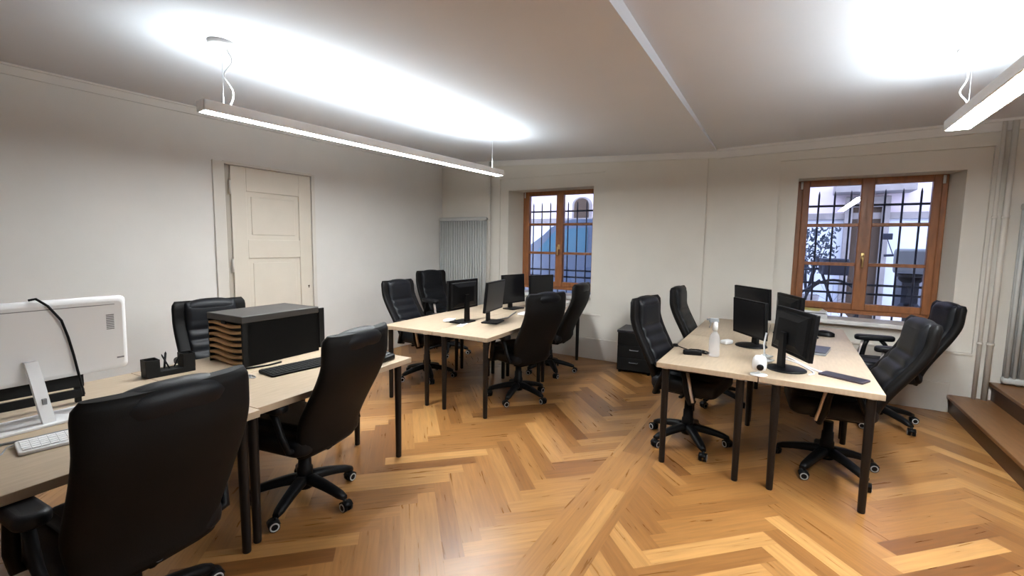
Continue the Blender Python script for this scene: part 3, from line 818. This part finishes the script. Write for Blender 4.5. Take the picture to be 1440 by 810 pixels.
# tray stack: black box, open kraft end
t = thing('tray_stack', (-3.125, 1.795, TT), R(3.5), 'black box of stacked kraft trays on the left desks', 'box')
bw, bl, bh = 0.19, 0.285, 0.33
mb = MB()
mb.box((-bw, -bl+0.03, 0), (bw, bl, bh-0.03), 0.003); mb.box((bw-0.016, -bl, 0), (bw, bl, bh-0.004), 0.003); mb.box((-bw, -bl, 0), (-bw+0.012, bl, bh-0.02))
mb.build('body', 'black_matte', t)
mb = MB(); mb.box((-bw-0.003, -bl-0.004, bh-0.045), (bw+0.003, bl+0.004, bh), 0.006); mb.build('lid', 'box_top', t)
for k in range(7):
    mb = MB(); z = 0.012+k*0.040; rings = []
    for i in range(15):
        u = i/14; x = -bw+0.012+(2*bw-0.028)*u; dz = 0.008*math.sin(u*math.pi*2+0.6)
        rings.append([(x, -bl-0.002, z+dz), (x, -bl+0.09, z+dz), (x, -bl+0.09, z+dz+0.017), (x, -bl-0.002, z+dz+0.017)])
    mb.loft(rings); mb.build('tray', 'kraft', t)
mb = MB(); soft_box(mb, (-0.03, -bl-0.006, bh-0.062), (0.02, -bl+0.004, bh-0.04), 0.005, edge=0.002); mb.build('latch', 'black_plastic', t)
mb = MB(); mb.box((bw-0.012, bl+0.004, 0.02), (bw+0.004, bl+0.05, bh-0.012), 0.004); mb.build('end_flap', 'black_matte', t)

# pen organiser
t = thing('pen_organiser', (-3.16, 1.21, TT), R(86), 'black desk organiser with pens beside the tray stack', 'organiser')
mb = MB()
mb.box((-0.125, -0.045, 0), (0.125, 0.045, 0.035), 0.004)
for (x0, x1, h) in ((-0.125, -0.055, 0.105), (0.06, 0.125, 0.115)):
    for (a, b, c, d_) in ((x0, -0.045, x1, -0.040), (x0, 0.040, x1, 0.045), (x0, -0.045, x0+0.005, 0.045), (x1-0.005, -0.045, x1, 0.045)): mb.box((a, b, 0.03), (c, d_, h), 0.001)
mb.build('holder', 'black_matte', t)
for i, (x, y, dx, dy, h, r) in enumerate(((-0.02, 0.01, 0.01, 0.0, 0.125, 0.006), (0.0, -0.01, -0.03, 0.01, 0.115, 0.0045), (0.03, 0.01, 0.03, 0.0, 0.10, 0.004))):
    mb = MB(); mb.cyl((x, y, 0.0355), (x+dx, y+dy, h), r, n=10); mb.cyl((x+dx, y+dy, h), (x+dx*1.1, y+dy*1.1, h+0.012), r, 0.001, n=10)
    tag(mb.build('pen', 'black_plastic'), ('thick black pen standing upright in the black organiser', 'black pen leaning towards the near side of the organiser', 'short black pen leaning towards the tray stack')[i], 'pen', 'pens in the black organiser')
    o = bpy.data.objects[[o.name for o in bpy.data.objects if o.name.startswith('pen') and o.name.split('.')[0] == 'pen'][-1]]
    o.location = t.location; o.rotation_euler = t.rotation_euler
# cables in front of the box
def squiggle(mb, c, r, n, rad, z, seed, loops=2.5, sx=1.0, sy=1.0):
    rnd = random.Random(seed); pts = []
    for i in range(n):
        u = i/(n-1); a = u*loops*2*math.pi
        q = r*(0.6+0.4*math.sin(a*0.37+seed))
        pts.append((c[0]+sx*q*math.cos(a)+rnd.uniform(-.004, .004), c[1]+sy*q*math.sin(a)+rnd.uniform(-.004, .004), z+rad+0.004*(1+math.sin(a*1.7))))
    mb.tube(pts, rad, 6)
mb = MB(); squiggle(mb, (-2.70, 1.42), 0.055, 60, 0.0035, TT, 3, 2.5, 1.2, 0.7); tag(mb.build('cable_coil', 'grey_plastic'), 'loose grey cable coil at the corner of the tray stack', 'cable')
mb = MB(); mb.tube([(-2.90, 1.47, TT+0.006), (-2.86, 1.55, TT+0.006), (-2.84, 1.64, TT+0.006), (-2.85, 1.73, TT+0.006)], 0.006, 8); tag(mb.build('black_cable', 'black_plastic'), 'black cable running along the foot of the tray stack', 'cable')
# dark desk phone on the far corner
t = thing('desk_phone', (-2.375, 2.13, TT), R(100), 'dark teal desk phone on the far corner behind the chair', 'phone')
mb = MB(); soft_box(mb, (-0.10, -0.085, 0), (0.10, 0.085, 0.055), 0.02, f=lambda p: (p[0], p[1], p[2]*(0.6+0.5*(p[1]+0.085)/0.17)), edge=0.012); mb.build('body', 'black_plastic', t)
mb = MB(); mb.tube([(-0.075, -0.08, 0.066), (-0.075, -0.04, 0.078), (-0.075, 0.03, 0.090), (-0.075, 0.075, 0.082)], 0.02, 12, rr=[0.022, 0.015, 0.015, 0.022]); mb.build('handset', 'teal_plastic', t)
mb = MB()
for r in range(4):
    for c in range(3): mb.box((-0.02+c*0.032, -0.06+r*0.022, 0.035+r*0.006), (0.004+c*0.032, -0.046+r*0.022, 0.045+r*0.006), 0.002)
mb.build('keypad', 'grey_plastic', t)

# ------------------------------------------------------------------ right desk group items
t = thing('spray_bottle', (-0.43, 3.62, TT), R(200), 'clear spray bottle with white neck on the right desks', 'bottle')
mb = MB(); mb.lathe([(0.001, 0.0), (0.036, 0.002), (0.038, 0.012), (0.038, 0.13), (0.030, 0.165), (0.015, 0.185), (0.013, 0.20)], 24); mb.build('bottle_body', 'clear_plastic', t)
mb = MB(); mb.lathe([(0.001, 0.196), (0.018, 0.197), (0.019, 0.235), (0.015, 0.262), (0.001, 0.263)], 20); mb.build('neck_collar', 'white_plastic', t)
mb = MB(); mb.box((-0.022, -0.011, 0.255), (0.045, 0.011, 0.288), 0.006); mb.cyl((0.045, 0, 0.277), (0.062, 0, 0.277), 0.008, n=10); mb.tube([(0.030, 0, 0.258), (0.034, 0, 0.235), (0.042, 0, 0.215)], 0.005, 8); mb.build('trigger_head', 'grey_plastic', t)
t = thing('power_adapter', (-0.575, 3.585, TT), R(15), 'black power adapter with coiled cable on the front left desk', 'adapter')
mb = MB(); soft_box(mb, (-0.065, -0.028, 0), (0.065, 0.028, 0.032), 0.008, edge=0.006); mb.build('adapter_brick', 'black_plastic', t)
mb = MB(); squiggle(mb, (0.05, 0.09), 0.065, 90, 0.004, 0.0, 5, 3.5, 1.3, 0.8); mb.tube([(0.065, 0, 0.016), (0.10, 0.01, 0.01), (0.12, 0.05, 0.006)], 0.004, 6); mb.build('cable', 'black_plastic', t)
mb = MB(); mb.tube([(-0.02, 0.12, 0.010), (-0.07, 0.20, 0.010), (-0.10, 0.25, 0.012)], 0.004, 6); soft_box(mb, (-0.125, 0.24, 0.0), (-0.085, 0.28, 0.02), 0.006); mb.build('plug', 'black_plastic', t)
# white webcam
t = thing('white_camera', (-0.115, 3.245, TT), R(-80), 'round white camera with black lens at the desk front edge', 'camera')
mb = MB(); mb.lathe([(0.001, 0), (0.048, 0.001), (0.050, 0.007), (0.030, 0.012), (0.012, 0.016), (0.010, 0.03)], 28); mb.build('foot', 'white_plastic', t)
mb = MB(); mb.lathe([(0.001, 0.026), (0.022, 0.027), (0.036, 0.036), (0.042, 0.055), (0.042, 0.085), (0.038, 0.110), (0.026, 0.126), (0.001, 0.131)], 28); mb.build('housing', 'white_plastic', t)
Tm = Matrix.Translation((0.030, 0, 0.060)) @ Matrix.Rotation(R(90), 4, 'Y')
mb = MB(); mb.lathe([(0.001, -0.01), (0.020, -0.01), (0.020, 0.014), (0.015, 0.016), (0.001, 0.014)], 24, mtx=Tm); mb.build('lens', 'screen_black', t)
# tablet
t = thing('tablet', (0.345, 3.475, TT), R(-28), 'black tablet near the front right desk corner', 'tablet')
mb = MB(); soft_box(mb, (-0.125, -0.058, 0), (0.125, 0.058, 0.012), 0.012, edge=0.003); mb.build('body', 'plum_black', t)
mb = MB(); mb.box((-0.113, -0.050, 0.0118), (0.113, 0.050, 0.0128)); mb.build('screen', 'screen_black', t)
mb = MB(); mb.tube([(0.235, 3.535, TT+0.008), (0.19, 3.56, TT+0.012), (0.13, 3.585, TT+0.030), (0.08, 3.63, TT+0.045), (0.03, 3.68, TT+0.055)], 0.0055, 8)
tag(mb.build('white_cable', 'white_plastic'), 'white cable running from the black tablet to the nearest monitor', 'cable')
mb = MB(); mb.tube([(0.02, 3.64, TT+0.045), (0.11, 3.585, TT+0.034), (0.185, 3.52, TT+0.006), (0.19, 3.46, TT+0.006), (0.16, 3.41, TT+0.006)], 0.0045, 8)
tag(mb.build('white_cable', 'white_plastic'), 'white cable looping onto the desk before the nearest monitor', 'cable')
mb = MB(); squiggle(mb, (-0.085, 3.58), 0.05, 100, 0.006, TT+0.022, 9, 4, 0.9, 1.0)
squiggle(mb, (-0.085, 3.60), 0.04, 60, 0.006, TT+0.045, 4, 3, 0.9, 0.9)
mb.tube([(-0.10, 3.62, TT+0.05), (-0.11, 3.68, TT+0.12), (-0.10, 3.72, TT+0.20)], 0.006, 8)
tag(mb.build('cable_tangle', 'white_plastic'), 'tangle of white cables behind the nearest monitor on the right', 'cable')
t = thing('power_strip', (-0.17, 4.33, TT), R(60), 'small white adapter beside the middle monitor base on right desks', 'adapter')
mb = MB(); soft_box(mb, (-0.05, -0.03, 0), (0.05, 0.03, 0.035), 0.012); mb.build('body', 'white_plastic', t)
t.location = (-0.40, 4.16, TT)
# slate laptop/tablet
t = thing('slate_tablet', (0.215, 4.27, TT), R(80), 'dark grey closed laptop behind the nearest monitor, right desks', 'laptop')
mb = MB(); soft_box(mb, (-0.15, -0.10, 0.0), (0.15, 0.10, 0.018), 0.012, edge=0.004); mb.build('lower_case', 'grey_plastic', t)
mb = MB(); soft_box(mb, (-0.15, -0.10, 0.0185), (0.15, 0.10, 0.025), 0.012, edge=0.003); mb.build('lid', 'slate', t)
def mouse(x, y, rot, label, sc=1.0):
    t = thing('computer_mouse', (x, y, TT), rot, label, 'mouse')
    mb = MB(); rings = []
    for i in range(11):
        u = -1+2*i/10; hw = 0.032*sc*math.sqrt(max(0.02, 1-abs(u)**3)); hh = 0.036*sc*math.sqrt(max(0.02, 1-abs(u+0.15*u*u)**2.4))
        rings.append([(u*0.055*sc, hw*math.cos(R(a)), max(0, hh*math.sin(R(a)))) for a in range(0, 181, 15)])
    mb.loft(rings); mb.build('shell', 'black_plastic', t)
    mb = MB(); mb.cyl((0.03*sc, -0.004, 0.030*sc), (0.03*sc, 0.004, 0.030*sc), 0.007*sc, n=12); mb.build('wheel', 'grey_plastic', t)
mouse(0.33, 5.09, R(170), 'black mouse on the desk below the right window', 1.5)
mb = MB(); soft_box(mb, (0.16, 4.88, TT), (0.28, 4.93, TT+0.016), 0.008, edge=0.005); tag(mb.build('phone', 'black_plastic'), 'small black phone left of the mouse by the right window', 'phone')
# papers on the sill
for i, (z, h, rz, m, lab, sx) in enumerate(((0.81, 0.045, 4, 'paper', 'thick white paper stack lowest on the right window sill', 0.15), (0.855, 0.006, -3, 'slate', 'dark folder lying between the papers on the window sill', 0.145), (0.861, 0.022, 8, 'paper', 'loose white papers upper layer of the window sill pile', 0.14), (0.883, 0.006, -12, 'paper_yellow', 'yellow-green leaflet on top of the window sill pile', 0.10))):
    mb = MB(); mb.box((-sx, -0.105, 0), (sx, 0.105, h), 0.002, mtx=Matrix.Rotation(R(rz), 4, 'Z')); o = mb.build('paper_stack' if i in (0, 2) else ('folder' if i == 1 else 'leaflet'), m); o.location = (0.24, 5.96, z+0.0006*i); tag(o, lab, 'papers', 'papers on the right window sill')
# papers by the left window, on middle desk
t = thing('paper_pile', (-2.62, 5.50, TT), R(10), 'white paper pile on the middle desks below the left window', 'papers')
mb = MB(); mb.box((-0.15, -0.105, 0), (0.15, 0.105, 0.05), 0.003); mb.build('sheets', 'paper', t)
mb = MB(); mb.box((-0.14, -0.10, 0.0505), (0.15, 0.11, 0.062), 0.003, mtx=Matrix.Rotation(R(6), 4, 'Z')); mb.build('top_sheets', 'white_plastic', t)
# cables on the middle desks
mb = MB(); squiggle(mb, (-2.95, 3.62), 0.05, 80, 0.006, TT+0.014, 2, 3.5, 0.8, 1.8); tag(mb.build('cable_tangle', 'white_plastic'), 'white cables below the leftmost monitor on the middle desks', 'cable')
mb = MB(); mb.box((-0.03, -0.10, 0), (0.03, 0.10, 0.004), 0.001); o = mb.build('paper_slip', 'paper'); o.location = (-2.745, 3.56, TT+0.0005); o.rotation_euler = (0, 0, R(20)); tag(o, 'white paper slip on the seam between the middle desks', 'paper')
mb = MB(); mb.tube([(-2.62, 4.02, TT+0.006), (-2.60, 4.20, TT+0.006), (-2.66, 4.36, TT+0.006), (-2.74, 4.60, TT+0.006)], 0.007, 8); tag(mb.build('grey_cable', 'grey_plastic'), 'grey cable lying along the right side of the middle desks', 'cable')
keyboard(-2.58, 4.66, R(95), 0.42, 0.14, 'white_plastic', 'key_white', 'white keyboard at the far right of the middle desks')

# drawer pedestal
t = thing('drawer_unit', (-1.54, 5.58, 0), R(4), 'black three-drawer unit on the floor against the back wall', 'drawer unit')
pw, pd, ph = 0.205, 0.215, 0.53
mb = MB(); mb.box((-pw, -pd+0.02, 0.03), (pw, pd, ph-0.03), 0.004); mb.build('body', 'black_matte', t)
mb = MB(); mb.box((-pw-0.006, -pd-0.004, ph-0.03), (pw+0.006, pd+0.004, ph), 0.006); mb.build('top', 'slate', t)
for k in range(3):
    mb = MB(); z = 0.04+k*0.155; mb.box((-pw+0.004, -pd, z), (pw-0.004, -pd+0.02, z+0.149), 0.004); dr = mb.build('drawer', 'black_matte', t)
    if k < 2:
        mb = MB(); mb.tube([(-0.05, -pd, z+0.10), (-0.05, -pd-0.022, z+0.10), (0.05, -pd-0.022, z+0.10), (0.05, -pd, z+0.10)], 0.005, 8); mb.build('handle', 'grey_plastic', dr)
for sx in (-1, 1):
    for sy_ in (-1, 1):
        mb = MB(); mb.cyl((sx*(pw-0.03), sy_*(pd-0.04), 0), (sx*(pw-0.03), sy_*(pd-0.04), 0.032), 0.016, n=12); mb.build('foot', 'black_plastic', t)
# black PC tower under the middle desks' left end
# ------------------------------------------------------------------ outside
GZ = 0.15
mb = MB(); mb.box((-14, YO, -0.2), (9, 14, GZ)); mb.build('ground', 'asphalt', kind='structure')
fz = struct('wall_opposite', (0, 11.0, GZ))
mb = MB(); mb.box((-14, 0, 0), (9, 0.4, 2.0)); mb.build('facade_lower', 'facade', fz)
mb = MB(); mb.box((-14, 0.02, 2.0), (9, 0.4, 5.2)); mb.build('facade_upper', 'facade_pink', fz)
mb = MB(); mb.box((-14, -0.08, 1.98), (9, 0.02, 2.10)); mb.build('string_course', 'stone', fz)
t = thing('entrance_door', (1.22, 10.95, GZ), 0, 'stone-framed entrance across the street, seen through the right window', 'door')
mb = MB(); mb.box((-0.34, -0.10, 0), (-0.22, 0.10, 2.2), 0.01); mb.box((0.22, -0.10, 0), (0.34, 0.10, 2.2), 0.01); mb.box((-0.34, -0.10, 2.2), (0.34, 0.10, 2.4), 0.01); mb.build('stone_frame', 'stone', t)
mb = MB(); mb.box((-0.22, -0.02, 0), (0.22, 0.06, 2.2)); mb.build('door_leaf', 'kraft_dark', t)
mb = MB(); mb.box((-0.55, -0.5, 2.45), (0.62, 0.04, 2.62), 0.01); mb.box((-0.5, -0.45, 2.62), (-0.46, -0.41, 3.1)); mb.box((0.5, -0.45, 2.62), (0.54, -0.41, 3.1)); mb.box((-0.5, -0.45, 3.08), (0.54, -0.41, 3.12)); mb.build('canopy', 'stone', t)

t = thing('arched_window', (-4.62, 10.99, 2.22), 0, 'dark arched window on the house opposite, seen through the left window', 'window')
prof = [(-0.20, 0.0)] + [(-0.20*math.cos(R(a)), 0.36+0.18*math.sin(R(a))) for a in range(0, 181, 15)] + [(0.20, 0.0)]
mb = MB(); mb.loft([[(x, y, z) for x, z in prof] for y in (-0.03, 0.03)], smooth=False); mb.build('shutter', 'kraft_dark', t)
prof2 = [(x*1.3, z*1.10-0.02) for x, z in prof]
mb = MB(); mb.loft([[(x, y, z) for x, z in prof2] for y in (-0.015, 0.04)], smooth=False); mb.build('surround', 'stone', t)

def grille(x0, x1, z0, z1, y, nv, hz, label):
    t = thing('window_grille', ((x0+x1)/2, y, 0), 0, label, 'window bars', 'iron window grilles')
    hw = (x1-x0)/2
    for k in range(nv):
        x = -hw+2*hw*k/(nv-1)
        mb = MB(); mb.tube([(x, 0, z0), (x, 0, z1-0.04), (x, 0, z1)], 0.010, 8, rr=[0.010, 0.010, 0.003]); mb.build('vertical_bar', 'iron', t)
    for z in hz:
        mb = MB(); mb.box((-hw-0.06, -0.007, z-0.012), (hw+0.06, 0.007, z+0.012)); mb.build('cross_bar', 'iron', t)
grille(-3.606, -2.126, 0.75, 2.20, YO+0.008, 11, (1.07, 1.17, 2.06), 'iron grille outside the left window')
grille(-0.036, 1.444, 0.70, 2.20, YO+0.008, 11, (1.06, 1.16, 2.035), 'iron grille outside the right window')

# parked van
t = thing('parked_van', (-4.1, 8.9, GZ), 0, 'blue-grey van parked outside the left window', 'van')
prof = [(-1.35, 0.30), (-1.38, 0.75), (-1.30, 0.98), (-0.55, 1.22), (0.10, 1.78), (0.45, 1.90), (2.9, 1.90), (2.95, 0.30)]
mb = MB(); mb.loft([[(x, y, z) for x, z in prof] for y in (-0.85, 0.85)], smooth=False)
bm_e = [e for e in mb.bm.edges]; bmesh.ops.bevel(mb.bm, geom=bm_e, offset=0.05, segments=2, affect='EDGES'); mb.build('body', 'van_paint', t)
mb = MB(); mb.loft([[(x, y, z) for x, z in ((-0.25, 1.24), (0.20, 1.70), (0.85, 1.74), (0.85, 1.24))] for y in (-0.862, -0.83)], smooth=False); mb.build('side_window', 'van_glass', t)
mb = MB(); mb.loft([[(x, y, z) for x, z in ((1.0, 1.24), (1.0, 1.74), (2.5, 1.74), (2.5, 1.24))] for y in (-0.862, -0.83)], smooth=False); mb.build('side_window', 'van_glass', t)
mb = MB(); mb.box((1.15, -0.865, 0.72), (1.6, -0.84, 0.98), 0.01); mb.build('fuel_flap', 'slate', t)
for x in (-0.75, 2.1):
    for y in (-0.80, 0.80):
        mb = MB(); mb.cyl((x, y-0.09, 0.31), (x, y+0.09, 0.31), 0.31, n=28); mb.build('wheel', 'tyre', t)

# bicycle leaning outside the right window
t = thing('bicycle', (0.05, 7.75, GZ+0.30), R(6), 'dark bicycle parked outside, left pane of the right window', 'bicycle')
for x in (-0.52, 0.52):
    mb = MB(); mb.torus((x, 0, 0.34), 0.325, 0.018, 36, 8)
    wh = mb.build('wheel', 'tyre', t)
    mb = MB()
    for k in range(12): a = R(30*k); mb.cyl((x, 0, 0.34), (x+0.31*math.cos(a), 0, 0.34+0.31*math.sin(a)), 0.0022, n=4)
    mb.cyl((x, -0.04, 0.34), (x, 0.04, 0.34), 0.02, n=10); mb.build('spokes', 'iron', wh)
mb = MB()
for p, q in (((-0.52, 0, 0.34), (-0.05, 0, 0.30)), ((-0.05, 0, 0.30), (0.36, 0, 0.66)), ((-0.05, 0, 0.30), (-0.20, 0, 0.86)), ((-0.19, 0, 0.78), (0.33, 0, 0.82)), ((-0.52, 0, 0.34), (-0.18, 0, 0.74)), ((0.52, 0, 0.34), (0.32, 0, 0.92))): mb.cyl(p, q, 0.018, n=8)
mb.build('frame', 'iron', t)
mb = MB(); mb.tube([(0.22, -0.28, 0.98), (0.30, -0.2, 1.0), (0.31, 0, 1.0), (0.30, 0.2, 1.0), (0.22, 0.28, 0.98)], 0.013, 8); mb.cyl((0.32, 0, 0.9), (0.31, 0, 1.0), 0.014, n=8); mb.build('handlebar', 'iron', t)
mb = MB(); soft_box(mb, (-0.34, -0.07, 0.87), (-0.08, 0.07, 0.93), 0.05, f=lambda p: (p[0], p[1]*(1.0 if p[0] < -0.22 else 0.55), p[2])); mb.build('saddle', 'tyre', t)
mb = MB(); mb.box((0.36, -0.16, 0.74), (0.66, 0.16, 0.97), 0.02); mb.build('basket', 'iron', t)
mb = MB(); mb.tube([(-0.05, -0.07, 0.30), (-0.02, -0.08, 0.16), (-0.02, -0.14, 0.16)], 0.01, 8); mb.tube([(-0.05, 0.07, 0.30), (-0.08, 0.08, 0.44), (-0.08, 0.14, 0.44)], 0.01, 8); mb.lathe([(0.09, -0.004), (0.09, 0.004)], 20, mtx=Matrix.Translation((-0.05, -0.05, 0.30)) @ Matrix.Rotation(R(90), 4, 'X')); mb.build('crank', 'iron', t)
mb = MB(); mb.cyl((-0.50, 0.05, 0.30), (-0.62, 0.18, -0.30), 0.012, n=8); mb.build('kickstand', 'iron', t)
# low kerb wall the bicycle stands on
mb = MB(); mb.box((-1.2, 7.3, GZ), (2.6, 8.2, GZ+0.30), 0.02); mb.build('terrace_slab', 'asphalt', kind='structure')
# scooter on the right
t = thing('motor_scooter', (1.43, 8.0, GZ+0.30), R(80), 'dark scooter parked outside, right pane of the right window', 'scooter')
mb = MB()
mb.loft([[(x, y*wd_, z) for y in (-1, 1)] + [(x, y*wd_, z+h_) for y in (1, -1)] for x, wd_, z, h_ in ((-0.75, 0.08, 0.45, 0.25), (-0.5, 0.16, 0.32, 0.44), (-0.15, 0.17, 0.30, 0.44), (0.0, 0.16, 0.22, 0.12), (0.35, 0.16, 0.22, 0.10), (0.45, 0.17, 0.25, 0.65), (0.55, 0.12, 0.40, 0.55))], smooth=False); mb.build('bodywork', 'slate', t)
for x in (-0.58, 0.66):
    mb = MB(); mb.torus((x, 0, 0.22), 0.17, 0.055, 28, 10); mb.cyl((x, -0.03, 0.22), (x, 0.03, 0.22), 0.13, n=20); mb.build('wheel', 'tyre', t)
mb = MB(); soft_box(mb, (-0.72, -0.13, 0.76), (-0.05, 0.13, 0.85), 0.06); mb.build('seat', 'tyre', t)
mb = MB(); mb.cyl((0.66, 0, 0.22), (0.46, 0, 1.0), 0.03, n=10); mb.tube([(0.40, -0.32, 1.02), (0.46, -0.12, 1.03), (0.46, 0.12, 1.03), (0.40, 0.32, 1.02)], 0.018, 8); soft_box(mb, (0.38, -0.12, 0.96), (0.56, 0.12, 1.10), 0.05); mb.build('handlebar', 'iron', t)
for s in (-1, 1):
    mb = MB(); mb.tube([(0.44, s*0.22, 1.03), (0.46, s*0.28, 1.20), (0.46, s*0.30, 1.27)], 0.006, 6); soft_box(mb, (0.45, s*0.30-0.06, 1.25), (0.47, s*0.30+0.06, 1.34), 0.01); mb.build('mirror', 'iron', t)
mb = MB(); mb.box((-0.95, -0.18, 0.82), (-0.60, 0.18, 1.12), 0.04); mb.build('top_box', 'grey_plastic', t)

# shrubs against the opposite wall
def shrub(x, y, z, r, h_, seed, label):
    t = thing('shrub', (x, y, z), 0, label, 'shrub')
    rnd = random.Random(seed)
    mb = MB()
    for k in range(9):
        a = rnd.uniform(0, 6.28); q = rnd.uniform(0.3, 1)*r
        mb.tube([(0, 0, 0), (q*0.4*math.cos(a), q*0.4*math.sin(a), h_*0.5), (q*math.cos(a), q*math.sin(a), h_*rnd.uniform(0.7, 1.05))], 0.01, 6, rr=[0.014, 0.009, 0.003])
    mb.build('branches', 'iron', t)
    mb = MB()
    for k in range(420):
        a = rnd.uniform(0, 6.28); q = math.sqrt(rnd.random())*r; zz = h_*rnd.uniform(0.35, 1.05)
        c = Vector((q*math.cos(a), q*math.sin(a), zz)); u = Vector((rnd.uniform(-1, 1), rnd.uniform(-1, 1), rnd.uniform(-1, 1))).normalized(); v = u.orthogonal().normalized(); s = rnd.uniform(0.03, 0.06)
        mb.add([c-u*s, c+v*s*0.5, c+u*s, c-v*s*0.5], [(0, 1, 2, 3)])
    mb.build('foliage', 'leaf_dark', t)
    mb = MB(); mb.lathe([(0.001, -0.30), (0.14, -0.30), (0.19, 0.02), (0.17, 0.02), (0.15, -0.03), (0.001, -0.03)], 20); mb.build('pot', 'stone', t)
shrub(0.30, 9.2, GZ+0.30+0.30, 0.42, 1.1, 5, 'dark bushy potted shrub outside, behind the bicycle')
mb = MB(); mb.box((-0.4, 8.8, GZ), (0.9, 9.6, GZ+0.30), 0.02); mb.build('terrace_step', 'asphalt', kind='structure')
